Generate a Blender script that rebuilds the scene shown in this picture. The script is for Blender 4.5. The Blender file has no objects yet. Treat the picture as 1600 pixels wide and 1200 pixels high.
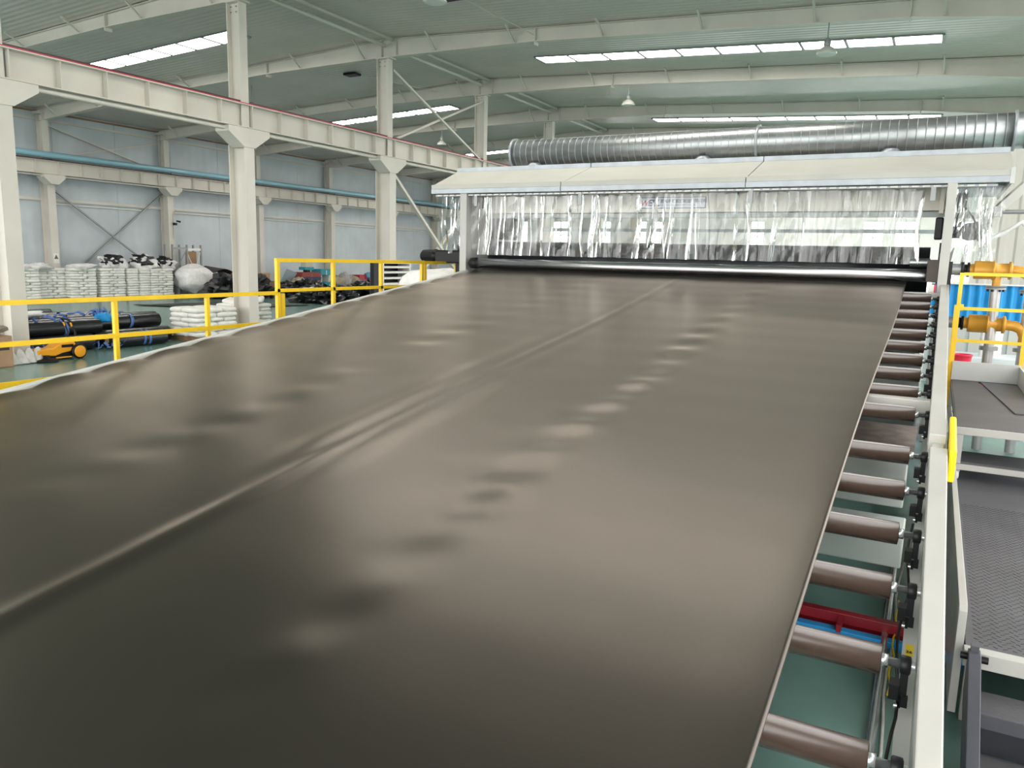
import bpy, bmesh, math, random
from mathutils import Vector, Matrix, noise
random.seed(7)
SC = bpy.context.scene
COL = SC.collection
PI = math.pi

# ------------------------------------------------------------------ camera
YAW, PITCH, ROLL, FPX = 0.493667, -0.160083, 0.0246183, 1214.26
fw = Vector((-math.sin(YAW)*math.cos(PITCH), math.cos(YAW)*math.cos(PITCH), math.sin(PITCH)))
rt = Vector((math.cos(YAW), math.sin(YAW), 0)); up = rt.cross(fw)
r2 = rt*math.cos(ROLL) + up*math.sin(ROLL); u2 = up*math.cos(ROLL) - rt*math.sin(ROLL)
cd = bpy.data.cameras.new('camera'); cam = bpy.data.objects.new('camera', cd); COL.objects.link(cam)
cd.sensor_fit = 'HORIZONTAL'; cd.sensor_width = 36.0; cd.lens = 36.0*FPX/1600.0
cd.clip_start = 0.05; cd.clip_end = 500
m = Matrix.Identity(4)
for i in range(3):
    m[i][0] = r2[i]; m[i][1] = u2[i]; m[i][2] = -fw[i]
m[2][3] = 2.4
cam.matrix_world = m
SC.camera = cam

# ------------------------------------------------------------------ world, exposure
w = bpy.data.worlds.new('overcast_sky'); SC.world = w; w.use_nodes = True
bg = w.node_tree.nodes['Background']
bg.inputs[0].default_value = (1.0, 0.985, 0.965, 1); bg.inputs[1].default_value = 5.0
SKYLIGHT_EMIT = 19.0
vs = SC.view_settings
vs.view_transform = 'Standard'; vs.look = 'None'; vs.gamma = 1.0; vs.use_curve_mapping = False
vs.exposure = 0.1
SC.cycles.transparent_max_bounces = 24
SC.cycles.max_bounces = 8; SC.cycles.diffuse_bounces = 4; SC.cycles.glossy_bounces = 4
SC.cycles.use_denoising = True
SC.cycles.sample_clamp_indirect = 6.0
SC.cycles.caustics_reflective = False; SC.cycles.caustics_refractive = False

# ------------------------------------------------------------------ materials
MATS = {}
def mat(name, col, rough=0.5, metal=0.0, spec=0.5, var=0.0, vscale=3.0, bump=0.0, bscale=40.0,
        stretch=(1, 1, 1), emit=None, estr=0.0, col2=None, coat=0.0):
    if name in MATS: return MATS[name]
    M = bpy.data.materials.new(name); M.use_nodes = True
    nt = M.node_tree; b = nt.nodes['Principled BSDF']
    b.inputs['Base Color'].default_value = (*col, 1)
    b.inputs['Roughness'].default_value = rough; b.inputs['Metallic'].default_value = metal
    b.inputs['Specular IOR Level'].default_value = spec
    if coat: b.inputs['Coat Weight'].default_value = coat; b.inputs['Coat Roughness'].default_value = 0.15
    if emit:
        b.inputs['Emission Color'].default_value = (*emit, 1); b.inputs['Emission Strength'].default_value = estr
    if var or bump:
        g = nt.nodes.new('ShaderNodeNewGeometry')
        mp = nt.nodes.new('ShaderNodeMapping'); mp.inputs['Scale'].default_value = stretch
        nt.links.new(g.outputs['Position'], mp.inputs['Vector'])
    if var:
        n = nt.nodes.new('ShaderNodeTexNoise'); n.inputs['Scale'].default_value = vscale; n.inputs['Detail'].default_value = 4
        nt.links.new(mp.outputs[0], n.inputs['Vector'])
        mx = nt.nodes.new('ShaderNodeMix'); mx.data_type = 'RGBA'
        c2 = col2 or tuple(c*(1-var) for c in col)
        mx.inputs['A'].default_value = (*c2, 1); mx.inputs['B'].default_value = (*[min(1, c*(1+var*.4)) for c in col], 1)
        rp = nt.nodes.new('ShaderNodeMapRange'); rp.inputs[1].default_value = .3; rp.inputs[2].default_value = .7
        nt.links.new(n.outputs['Fac'], rp.inputs[0]); nt.links.new(rp.outputs[0], mx.inputs['Factor'])
        nt.links.new(mx.outputs['Result'], b.inputs['Base Color'])
    if bump:
        n2 = nt.nodes.new('ShaderNodeTexNoise'); n2.inputs['Scale'].default_value = bscale; n2.inputs['Detail'].default_value = 3
        nt.links.new(mp.outputs[0], n2.inputs['Vector'])
        bp = nt.nodes.new('ShaderNodeBump'); bp.inputs['Strength'].default_value = bump; bp.inputs['Distance'].default_value = 0.02
        nt.links.new(n2.outputs['Fac'], bp.inputs['Height']); nt.links.new(bp.outputs[0], b.inputs['Normal'])
    MATS[name] = M
    return M

def ribbed(name, col, axis, period, depth, rough=0.4, metal=0.0, var=0.1, sharp=True):
    """painted sheet with fine ribs: wave bump along one world axis"""
    M = mat(name, col, rough, metal, 0.5, var, 0.6)
    nt = M.node_tree; b = nt.nodes['Principled BSDF']
    g = nt.nodes.new('ShaderNodeNewGeometry'); s = nt.nodes.new('ShaderNodeSeparateXYZ')
    nt.links.new(g.outputs['Position'], s.inputs[0])
    mul = nt.nodes.new('ShaderNodeMath'); mul.operation = 'MULTIPLY'; mul.inputs[1].default_value = 2*PI/period
    nt.links.new(s.outputs[axis], mul.inputs[0])
    sn = nt.nodes.new('ShaderNodeMath'); sn.operation = 'SINE'; nt.links.new(mul.outputs[0], sn.inputs[0])
    bp = nt.nodes.new('ShaderNodeBump'); bp.inputs['Strength'].default_value = 1.0; bp.inputs['Distance'].default_value = depth
    nt.links.new(sn.outputs[0], bp.inputs['Height']); nt.links.new(bp.outputs[0], b.inputs['Normal'])
    return M

def film(name, tint, base, rough, alpha):
    """clear plastic: mostly transparent, with a sheen that follows Fresnel and a little milkiness"""
    M = bpy.data.materials.new(name); M.use_nodes = True; nt = M.node_tree
    nt.nodes.remove(nt.nodes['Principled BSDF']); out = nt.nodes['Material Output']
    tr = nt.nodes.new('ShaderNodeBsdfTransparent'); tr.inputs[0].default_value = (*tint, 1)
    gl = nt.nodes.new('ShaderNodeBsdfGlossy'); gl.inputs['Color'].default_value = (1, 1, 1, 1); gl.inputs['Roughness'].default_value = rough
    df = nt.nodes.new('ShaderNodeBsdfTranslucent'); df.inputs[0].default_value = (*base, 1)
    dd = nt.nodes.new('ShaderNodeBsdfDiffuse'); dd.inputs[0].default_value = (*base, 1)
    m0 = nt.nodes.new('ShaderNodeMixShader'); m0.inputs[0].default_value = .5
    nt.links.new(df.outputs[0], m0.inputs[1]); nt.links.new(dd.outputs[0], m0.inputs[2])
    m1 = nt.nodes.new('ShaderNodeMixShader'); m1.inputs[0].default_value = alpha
    nt.links.new(tr.outputs[0], m1.inputs[1]); nt.links.new(m0.outputs[0], m1.inputs[2])
    fr = nt.nodes.new('ShaderNodeFresnel'); fr.inputs[0].default_value = 1.5
    m2 = nt.nodes.new('ShaderNodeMixShader')
    nt.links.new(fr.outputs[0], m2.inputs[0]); nt.links.new(m1.outputs[0], m2.inputs[1]); nt.links.new(gl.outputs[0], m2.inputs[2])
    nt.links.new(m2.outputs[0], out.inputs[0])
    MATS[name] = M
    return M

mat('steel_white', (.63, .595, .535), .45, var=.10, vscale=.8)
mat('machine_white', (.46, .45, .42), .38, var=.08, vscale=2.5)
mat('panel_white', (.56, .565, .54), .4, var=.08, vscale=3)
mat('green_floor', (.14, .25, .22), .22, var=.25, vscale=.9, bump=.03, bscale=5)
ribbed('roof_sheet', (.66, .590, .54), 1, .24, .005, rough=.33, var=.10)
ribbed('wall_sheet', (.53, .585, .62), 1, .5, .004, rough=.42, var=.14)
ribbed('white_ribbed', (.66, .65, .60), 0, .17, .02, rough=.5, var=.1)
mat('wall_plain', (.86, .85, .82), .6, var=.15, vscale=.3)
mat('red_paint', (.52, .03, .06), .4, var=.2)
mat('dark_rail', (.05, .02, .025), .4)
mat('blue_pipe', (.26, .48, .58), .25, coat=.6)
mat('blue_paint', (.01, .30, .68), .45, var=.1)
mat('deep_red', (.28, .008, .018), .35, var=.1)
mat('yellow_paint', (.86, .56, .015), .38, var=.08, vscale=6)
mat('guard_yellow', (.95, .68, .0), .4)
mat('chrome', (.50, .51, .53), .27, metal=1)
mat('galvanised', (.34, .36, .36), .36, metal=.9, var=.2, vscale=4, stretch=(1, 2, 2))
mat('galv_trim', (.33, .36, .385), .38, metal=.35, var=.15, vscale=5)
mat('hood_panel', (.47, .465, .42), .42, var=.08, vscale=1.5)
mat('beam_cream_lightened', (.72, .675, .585), .45, var=.06, vscale=2)  # cream of crossbeam and blind, lightened to offset the hood's shade
mat('black_rubber', (.008, .008, .009), .45, spec=.25)
mat('black_metal', (.010, .010, .011), .42, spec=.25, var=.2)
mat('bronze_roller', (.055, .034, .025), .27, metal=.0, spec=.7, var=.12, vscale=30)
mat('shaft_steel', (.60, .63, .64), .25, metal=.9)
mat('black_roll', (.012, .014, .018), .28, spec=.6)
mat('grey_plate', (.085, .083, .09), .5, var=.25, vscale=2.5, bump=.12, bscale=60)
mat('dark_plate', (.07, .07, .085), .42, var=.2, vscale=3)
mat('pipe_grey', (.42, .41, .42), .35, metal=.5, var=.15, vscale=5)
mat('brass', (.60, .30, .035), .42, metal=.15, var=.15, vscale=6)
mat('sack_white', (.72, .72, .68), .5, var=.10, vscale=8, bump=.25, bscale=16)
mat('sack_far', (.76, .76, .72), .5, var=.10, vscale=7, bump=.25, bscale=16)
mat('sack_clean', (.78, .77, .73), .5, var=.06, vscale=8, bump=.2, bscale=18)
mat('wood', (.30, .17, .09), .7, var=.3, vscale=6, stretch=(1, .2, 1))
mat('red_pallet', (.35, .05, .035), .6, var=.2)
mat('cardboard', (.40, .25, .15), .75, var=.12, vscale=4)
mat('tan_board', (.42, .25, .14), .7, var=.15)
mat('brown_dark', (.05, .035, .028), .55, var=.3)
mat('film_black', (.012, .013, .015), .28, bump=.35, bscale=9)
mat('scrap_black', (.008, .009, .010), .40, bump=.3, bscale=12)
mat('mat_black', (.030, .031, .030), .5, var=.3, vscale=2, bump=.4, bscale=4)
mat('blue_strap', (.09, .19, .50), .55, var=.2, vscale=10)
mat('orange', (.85, .36, .01), .38)
mat('white_film', (.80, .79, .78), .4, var=.15, vscale=6, bump=.5, bscale=7)
mat('foam_white', (.62, .60, .58), .6, var=.15, vscale=10)
mat('teal', (.015, .26, .33), .5, var=.1); mat('navy', (.015, .025, .10), .5); mat('crate_red', (.42, .01, .03), .45)
mat('brick_red', (.26, .05, .04), .6, var=.1); mat('beige_case', (.46, .43, .35), .5); mat('blue_grey', (.20, .26, .29), .5, var=.1)
mat('tan_sack', (.34, .29, .22), .7, var=.3, vscale=5); mat('grey_sack', (.36, .35, .33), .7, var=.3, vscale=5)
mat('light_blue', (.12, .30, .48), .5, var=.2)
mat('green_bin', (.01, .25, .10), .5)
mat('steel_grey', (.30, .31, .31), .45, metal=.4, var=.1)
mat('skylight_pane', (.8, .8, .8), .5, emit=(1, .945, .87), estr=SKYLIGHT_EMIT)
mat('lamp_shade', (.62, .60, .56), .35)
mat('sign_plate', (.70, .72, .80), .4); mat('sign_blue', (.008, .015, .13), .5); mat('sign_red', (.5, .02, .04), .5); mat('sign_grey', (.05, .055, .09), .5)
mat('sticker_yellow', (.85, .62, .0), .5); mat('ink_black', (.01, .01, .01), .6); mat('label_white', (.75, .74, .70), .6)
mat('olive', (.10, .10, .06), .6)
mat('bright_red', (.72, .02, .06), .45)
mat('pale_machine', (.62, .68, .69), .45, var=.12, vscale=3)
mat('rust_plate', (.30, .25, .22), .38, metal=.3, var=.45, vscale=7)
mat('grey_green', (.42, .46, .43), .45, var=.08, vscale=2)
film('clear_film', (.97, .985, .985), (.95, .95, .93), .09, .08)
film('window_glass', (.95, .97, .97), (.9, .95, .95), .03, .03)

# geomembrane: black polyethylene, satin with a faint brown sheen
def geomembrane():
    M = bpy.data.materials.new('geomembrane'); M.use_nodes = True; nt = M.node_tree
    nt.nodes.remove(nt.nodes['Principled BSDF']); out = nt.nodes['Material Output']
    df = nt.nodes.new('ShaderNodeBsdfDiffuse'); df.inputs[0].default_value = (.0085, .0075, .006, 1)
    gl = nt.nodes.new('ShaderNodeBsdfGlossy'); gl.inputs['Color'].default_value = (1, .90, .81, 1); gl.inputs['Roughness'].default_value = .31
    ge = nt.nodes.new('ShaderNodeNewGeometry'); n = nt.nodes.new('ShaderNodeTexNoise'); n.inputs['Scale'].default_value = 220
    nt.links.new(ge.outputs['Position'], n.inputs['Vector'])
    bp = nt.nodes.new('ShaderNodeBump'); bp.inputs['Strength'].default_value = .03; bp.inputs['Distance'].default_value = .02
    nt.links.new(n.outputs['Fac'], bp.inputs['Height'])
    fr = nt.nodes.new('ShaderNodeFresnel'); fr.inputs[0].default_value = 1.68
    mx = nt.nodes.new('ShaderNodeMixShader')
    for nd in (df, gl, fr): nt.links.new(bp.outputs[0], nd.inputs['Normal'])
    nt.links.new(fr.outputs[0], mx.inputs[0]); nt.links.new(df.outputs[0], mx.inputs[1]); nt.links.new(gl.outputs[0], mx.inputs[2])
    nt.links.new(mx.outputs[0], out.inputs[0]); MATS['geomembrane'] = M
geomembrane()

# ------------------------------------------------------------------ mesh builder
class MB:
    def __init__(s): s.v = []; s.f = []; s.sm = []
    def add(s, vs, fs, smooth=False):
        o = len(s.v); s.v += [tuple(v) for v in vs]
        for f in fs: s.f.append(tuple(i+o for i in f)); s.sm.append(smooth)
        return s
    def box(s, a, b):
        (x0, y0, z0), (x1, y1, z1) = a, b
        return s.add([(x0, y0, z0), (x1, y0, z0), (x1, y1, z0), (x0, y1, z0), (x0, y0, z1), (x1, y0, z1), (x1, y1, z1), (x0, y1, z1)],
                     [(0, 3, 2, 1), (4, 5, 6, 7), (0, 1, 5, 4), (1, 2, 6, 5), (2, 3, 7, 6), (3, 0, 4, 7)])
    def beam(s, p, q, w, h, side=None):
        """box from p to q, width w along side, height h across"""
        p = Vector(p); q = Vector(q); d = (q-p).normalized()
        sd = Vector(side) if side else (Vector((0, 0, 1)).cross(d) if abs(d.z) < .95 else Vector((1, 0, 0)))
        sd = (sd - d*sd.dot(d)).normalized(); u = d.cross(sd)
        vs = []
        for c in (p, q):
            for a, b in ((-1, -1), (1, -1), (1, 1), (-1, 1)): vs.append(c + sd*(a*w/2) + u*(b*h/2))
        return s.add(vs, [(0, 1, 2, 3), (7, 6, 5, 4), (0, 4, 5, 1), (1, 5, 6, 2), (2, 6, 7, 3), (3, 7, 4, 0)])
    def tube(s, pts, r, n=10, caps=True):
        pts = [Vector(p) for p in pts]; R = r if isinstance(r, (list, tuple)) else [r]*len(pts)
        rings = []; prev = None
        for i, p in enumerate(pts):
            d = (pts[min(i+1, len(pts)-1)] - pts[max(i-1, 0)]).normalized()
            if prev is None: a = d.orthogonal().normalized()
            else: a = (prev - d*prev.dot(d)).normalized()
            prev = a; b = d.cross(a)
            rings.append([p + (a*math.cos(2*PI*k/n) + b*math.sin(2*PI*k/n))*R[i] for k in range(n)])
        vs = [v for rg in rings for v in rg]; fs = []
        for i in range(len(rings)-1):
            for k in range(n):
                k2 = (k+1) % n; fs.append((i*n+k, i*n+k2, (i+1)*n+k2, (i+1)*n+k))
        s.add(vs, fs, True)
        if caps:
            s.add(rings[0], [tuple(reversed(range(n)))]); s.add(rings[-1], [tuple(range(n))])
        return s
    def lathe(s, o, axis, prof, n=20):
        """prof: list of (distance along axis, radius)"""
        o = Vector(o); ax = Vector(axis).normalized(); a = ax.orthogonal().normalized(); b = ax.cross(a)
        vs = []; fs = []
        for t, r in prof:
            for k in range(n): vs.append(o + ax*t + (a*math.cos(2*PI*k/n) + b*math.sin(2*PI*k/n))*max(r, 1e-4))
        for i in range(len(prof)-1):
            for k in range(n):
                k2 = (k+1) % n; fs.append((i*n+k, i*n+k2, (i+1)*n+k2, (i+1)*n+k))
        s.add(vs, fs, True)
        s.add(vs[:n], [tuple(reversed(range(n)))]); s.add(vs[-n:], [tuple(range(n))])
        return s
    def prism(s, poly, axis, lo, hi):
        """poly: 2D outline; axis 0/1/2 is the extruded one"""
        def P(a, b, c): return {0: (c, a, b), 1: (a, c, b), 2: (a, b, c)}[axis]
        n = len(poly); vs = [P(a, b, lo) for a, b in poly] + [P(a, b, hi) for a, b in poly]
        fs = [tuple(range(n)), tuple(range(2*n-1, n-1, -1))] + [(i, n+i, n+(i+1) % n, (i+1) % n) for i in range(n)]
        return s.add(vs, fs)
    def grid(s, fn, nu, nv, smooth=True):
        vs = [fn(i/nu, j/nv) for j in range(nv+1) for i in range(nu+1)]
        fs = [(j*(nu+1)+i, j*(nu+1)+i+1, (j+1)*(nu+1)+i+1, (j+1)*(nu+1)+i) for j in range(nv) for i in range(nu)]
        return s.add(vs, fs, smooth)
    def mesh(s, name, off=None):
        me = bpy.data.meshes.new(name)
        vs = s.v if off is None else [(v[0]-off[0], v[1]-off[1], v[2]-off[2]) for v in s.v]
        me.from_pydata(vs, [], s.f); me.polygons.foreach_set('use_smooth', s.sm)
        b = bmesh.new(); b.from_mesh(me); bmesh.ops.recalc_face_normals(b, faces=b.faces); b.to_mesh(me); b.free()
        me.update(); return me
    def build(s, name, material, parent=None, bevel=0, local=False, at=None):
        off = None
        if not local:
            if parent is not None: off = ORG.get(parent.name, Vector())
            elif at is not None: off = Vector(at)
        o = bpy.data.objects.new(name, s.mesh(name, off)); COL.objects.link(o)
        o.data.materials.append(MATS[material] if isinstance(material, str) else material)
        if parent is not None: o.parent = parent; ORG[o.name] = ORG.get(parent.name, Vector())
        elif at is not None: o.location = at; ORG[o.name] = Vector(at)
        else: ORG[o.name] = Vector()
        if bevel:
            md = o.modifiers.new('bevel', 'BEVEL'); md.width = bevel; md.segments = 2; md.limit_method = 'ANGLE'
        return o
ORG = {}
def tag(o, label=None, cat=None, group=None, kind=None):
    if label: o['label'] = label
    if cat: o['category'] = cat
    if group: o['group'] = group
    if kind: o['kind'] = kind
    return o
def thing(name, label, cat, loc=(0, 0, 0), group=None, rotz=0):
    o = bpy.data.objects.new(name, None); COL.objects.link(o); o.location = loc; o.rotation_euler = (0, 0, rotz)
    o.empty_display_size = .1
    ORG[o.name] = Vector(loc)
    return tag(o, label, cat, group)
def inst(me, name, parent=None, loc=(0, 0, 0), rot=(0, 0, 0), scale=(1, 1, 1)):
    """object sharing mesh data; loc in world coordinates"""
    o = bpy.data.objects.new(name, me); COL.objects.link(o)
    l = Vector(loc)
    if parent is not None: o.parent = parent; l = l - ORG.get(parent.name, Vector())
    o.location = l; o.rotation_euler = rot; o.scale = scale; ORG[o.name] = Vector(loc)
    return o
def shared(mb, name, material):
    me = mb.mesh(name); me.materials.append(MATS[material]); return me
def struct(o): o['kind'] = 'structure'; return o
ORD = ['first', 'second', 'third', 'fourth', 'fifth', 'sixth', 'seventh', 'eighth', 'ninth', 'tenth', 'eleventh', 'twelfth',
       'thirteenth', 'fourteenth', 'fifteenth', 'sixteenth', 'seventeenth']

# ------------------------------------------------------------------ hall layout
XC, XW, XR = -16.9, -37.0, 3.4          # inner column row, left wall, right wall
BAY = 6.4
FR = {c: 9.4 + BAY*i for i, c in enumerate('ABCDEFGHI')}
Y0, Y1 = -6.0, FR['I'] + 3
def ceil_z(x): return 9.58 - .047*abs(x - XC)

# floor, roof, walls
b = MB(); b.add([(XW-.5, Y0-30, 0), (XR+30, Y0-30, 0), (XR+30, Y1+.5, 0), (XW-.5, Y1+.5, 0)], [(0, 1, 2, 3)])
struct(b.build('floor', 'green_floor'))
b = MB()
b.prism([(XW-.3, ceil_z(XW-.3)), (XC, ceil_z(XC)), (XR+.4, ceil_z(XR+.4)), (XR+.4, ceil_z(XR+.4)+.15), (XC, ceil_z(XC)+.15), (XW-.3, ceil_z(XW-.3)+.15)], 1, Y0, Y1+.4)
struct(b.build('ceiling', 'roof_sheet'))
# left wall: separate sheet panels, a sill and girts as parts
wl = struct(MB().box((XW-.25, Y0, 0), (XW-.12, Y1, 8.75)).build('wall_left', 'wall_sheet'))
pan = shared(MB().box((0, .006, 0), (.09, 3.194, 8.72)), 'wall_panel', 'wall_sheet')
yy = Y0
while yy < Y1-1:
    inst(pan, 'wall_panel', wl, (XW-.12, yy, .0)); yy += 3.2
MB().box((XW-.03, Y0, 8.14), (XW+.06, Y1, 8.24)).build('wall_girt', 'steel_white', wl)
MB().box((XW-.03, Y0, 4.53), (XW+.10, Y1, 4.66)).build('wall_girt', 'steel_white', wl)
MB().box((XW-.03, Y0, 8.50), (XW+.02, Y1, 8.58)).build('eave_strip', 'wood', wl)
for i, c in enumerate('BCDEFGH'):
    MB().tube([(XW+.03, FR[c]+.5, 4.40), (XW+.03, FR[c]+BAY-1.2, 4.40)], .035, 8).build('light_tube', 'label_white', wl)
# far wall with a row of windows
wf = None
WZ0, WZ1 = 3.9, 5.75
wins = [(-34.5, -33), (-30.5, -29), (-26.5, -25), (-23.3, -21.8), (-21.2, -20.1), (-13.3, -12.2), (-5.2, -3.75), (-3.05, -1.7), (.6, 2.0)]
b = MB(); b.box((XW, Y1, 0), (-27, Y1+.3, WZ0)); b.box((-14, Y1, 0), (-12, Y1+.3, WZ0)); b.box((1, Y1, 0), (XR, Y1+.3, WZ0)); b.box((-27, Y1, 2.3), (-14, Y1+.3, WZ0)); b.box((-12, Y1, 2.3), (1, Y1+.3, WZ0)); b.box((XW, Y1, WZ1), (XR, Y1+.3, 9.6))  # low gaps are unseen openings, added to let daylight into the far hall
xs = XW
for a, c in wins: b.box((xs, Y1, WZ0), (a, Y1+.3, WZ1)); xs = c
b.box((xs, Y1, WZ0), (XR, Y1+.3, WZ1))
wf = struct(b.build('wall_far', 'wall_plain'))
for i, (a, c) in enumerate(wins):
    b = MB()
    for x in (a+.03, c-.03, (a+c)/2): b.box((x-.03, Y1+.08, WZ0), (x+.03, Y1+.16, WZ1))
    for z in (WZ0+.03, WZ1-.03, WZ0+.65, WZ0+1.25): b.box((a+.002, Y1+.085, z-.03), (c-.002, Y1+.155, z+.03))
    o = struct(b.build('window_%d' % (i+1), 'label_white'))
    MB().box((a+.01, Y1+.11, WZ0+.01), (c-.01, Y1+.12, WZ1-.01)).build('pane', 'window_glass', o)
# right wall: sill, header and piers with an open window band between
b = MB(); b.box((XR, Y0, 0), (XR+.25, Y1, 1.1)); b.box((XR, Y0, 6.6), (XR+.25, Y1, ceil_z(XR)+.05))
for c in FR: b.box((XR, FR[c]-.6, 1.1), (XR+.25, FR[c]+.6, 6.6))
b.box((XR, Y0, 1.1), (XR+.25, Y0+1, 6.6)); b.box((XR, 2.2, 1.1), (XR+.25, 3.8, 6.6))
struct(b.build('wall_right', 'wall_plain'))

# ------------------------------------------------------------------ inner columns and crane runway
def hcol(mb, cx, cy, dx, wy, z0, z1, tf=.025, tw=.02):
    """H section: web along X (depth dx), flanges wide in Y (wy)"""
    mb.box((cx-dx/2, cy-wy/2, z0), (cx-dx/2+tf, cy+wy/2, z1)); mb.box((cx+dx/2-tf, cy-wy/2, z0), (cx+dx/2, cy+wy/2, z1))
    mb.box((cx-dx/2+tf, cy-tw/2, z0), (cx+dx/2-tf, cy+tw/2, z1))
COLNAME = {'A': 'at the left picture edge', 'B': 'standing behind the low yellow railing, nearest whole one', 'C': 'with cross rods, behind the white rack',
           'D': 'just left of the hood, reaching the roof', 'E': 'rising behind the spiral duct, fifth of its row', 'F': 'beyond the spiral duct, sixth of its row',
           'G': 'far down the hall, seventh of its row', 'H': 'far down the hall, eighth of its row'}
for c in 'ABCDEFGH':
    y = FR[c]
    t = thing('steel_column', 'beige steel column ' + COLNAME[c], 'column', (XC-.2, y, 0), 'columns under the crane runway')
    b = MB(); hcol(b, XC-.2, y, .62, .34, 0, 5.28); b.box((XC-.56, y-.24, 0), (XC+.16, y+.24, .03)); b.build('lower_shaft', 'steel_white', t)
    b = MB(); hcol(b, XC-.24, y, .46, .27, 5.28, 9.0); b.build('upper_shaft', 'steel_white', t)
    b = MB(); b.prism([(y-.72, 5.55), (y-.72, 5.70), (y+.72, 5.70), (y+.72, 5.55), (y+.19, 5.20), (y-.19, 5.20)], 0, XC-.36, XC+.14)
    b.build('corbel', 'steel_white', t)
    b = MB(); b.box((XC-.5, y-.17, 8.93), (XC+.1, y+.17, 8.965)); b.build('cap_plate', 'steel_white', t)
    b = MB()
    for dy in (-.1, .1):
        for z in (8.84, 8.7): b.box((XC-.34+dy, y-.03, z), (XC-.30+dy, y-.012, z+.03))
    b.build('bolt', 'steel_grey', t)
CR = thing('crane_runway', 'long beige crane runway beam with red rail along the inner columns', 'beam', (XC-.1, FR['A']-4, 5.7))
XB = XC-.1
for i, c in enumerate('ABCDEFG'):
    ya, yb = FR[c], FR[c]+BAY
    if i == 0: ya -= 5
    b = MB(); b.box((XB-.18, ya+.01, 5.72), (XB+.18, yb-.01, 5.745)); b.box((XB-.2, ya+.01, 6.31), (XB+.2, yb-.01, 6.335)); b.box((XB-.01, ya+.01, 5.745), (XB+.01, yb-.01, 6.31))
    b.build('girder', 'steel_white', CR)
stf = shared(MB().box((-.165, -.012, 5.746), (.165, .012, 6.309)), 'stiffener', 'steel_white')
k = 0
for i in range(-4, 44):
    y = FR['A'] + .2 + i*BAY/6
    if y < 45: inst(stf, 'stiffener', CR, (XB, y, 0))
MB().box((XB-.20, FR['A']-5, 6.335), (XB+.20, FR['G']+BAY, 6.36)).build('rail_pad', 'red_paint', CR)
MB().box((XB-.05, FR['A']-5, 6.36), (XB+.05, FR['G']+BAY, 6.43)).build('rail', 'dark_rail', CR)
for c in 'ABCDE':
    MB().tube([(XB+.05, FR[c]+.5, 5.64), (XB+.05, FR[c]+BAY-.5, 5.64)], .055, 10).build('conduit', 'steel_white', CR)

# roof ties and cross rods in the column row
for i, (a, c) in enumerate(zip('ABCDEF', 'BCDEFG')):
    t = thing('roof_tie', 'pair of slim beige tie pipes under the ridge, %s span from the camera' % ORD[i], 'tie', (XC, FR[a], 9.3), 'roof ties along the ridge')
    MB().tube([(XC-.12, FR[a]+.15, 9.33), (XC-.12, FR[c]-.15, 9.33)], .06, 10).build('tie_pipe', 'steel_white', t)
    MB().box((XC+.14, FR[a]+.15, 9.44), (XC+.22, FR[c]-.15, 9.52)).build('tie_strip', 'steel_white', t)
def brace(name, label, p, q, r_, s_, w=.07, mt='steel_white', group=None):
    t = thing(name, label, 'brace', p, group)
    MB().beam(p, q, w, w*.8).build('rod', mt, t); MB().beam(r_, s_, w, w*.8).build('rod', mt, t)
    return t
brace('cross_brace', 'beige crossed rods between two columns above the crane runway', (XC-.05, FR['C']+.2, 8.62), (XC-.05, FR['D']-.2, 6.3), (XC-.12, FR['C']+.3, 6.35), (XC-.12, FR['D']-.15, 8.68), .09)
brace('cross_brace', 'beige crossed rods below the crane runway, left of the machine', (XC-.05, FR['C']+.2, 5.2), (XC-.05, FR['D']-.2, .3), (XC-.12, FR['C']+.2, .3), (XC-.12, FR['D']-.2, 5.2), .12)

# ------------------------------------------------------------------ wall columns, second runway, pipe
for i, c in enumerate('BCDEFGH'):
    y = FR[c]
    t = thing('wall_column', 'beige steel column against the grey wall, %s from the left' % (ORD[i-1] if i else 'hidden end'), 'column', (XW+.35, y, 0), 'columns of the left wall') if i else None
    if not i: continue
    b = MB(); hcol(b, XW+.35, y, .62, .36, 0, 5.5); b.build('lower_shaft', 'steel_white', t)
    b = MB(); hcol(b, XW+.28, y, .45, .30, 5.5, 8.45); b.box((XW-.02, y-.25, 8.38), (XW+.55, y+.25, 8.5)); b.build('upper_shaft', 'steel_white', t)
    b = MB(); b.prism([(y-.5, 5.55), (y-.5, 5.68), (y+.5, 5.68), (y+.5, 5.55), (y+.18, 5.25), (y-.18, 5.25)], 0, XW+.4, XW+1.0); b.build('corbel', 'steel_white', t)
    if c == 'C':
        MB().box((XW+.67, y-.13, 1.66), (XW+.68, y+.13, 2.12)).build('warning_sign', 'label_white', t)
        MB().prism([(y-.10, 1.86), (y+.10, 1.86), (y, 2.06)], 0, XW+.681, XW+.686).build('warning_triangle', 'olive', t)
t = thing('security_camera', 'small dark security camera on a bracket beside a wall column', 'camera', (XW+.72, FR['D']+.15, 3.6))
MB().tube([(XW+.70, FR['D']+.1, 3.0), (XW+.72, FR['D']+.1, 4.35), (XW+.8, FR['D']+.25, 4.5)], .02, 8).build('bracket', 'steel_white', t)
MB().box((XW+.70, FR['D']+.05, 3.72), (XW+.86, FR['D']+.2, 3.85)).build('junction_box', 'black_metal', t)
MB().lathe((XW+.8, FR['D']+.2, 3.95), (.6, .8, -.2), [(0, .04), (.2, .05), (.22, .04)], 12).build('camera_body', 'black_metal', t)
t = thing('wall_runway', 'beige crane runway beam along the grey wall with dark rail', 'beam', (XW+.75, FR['B'], 5.7))
b = MB(); X2 = XW+.75
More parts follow.
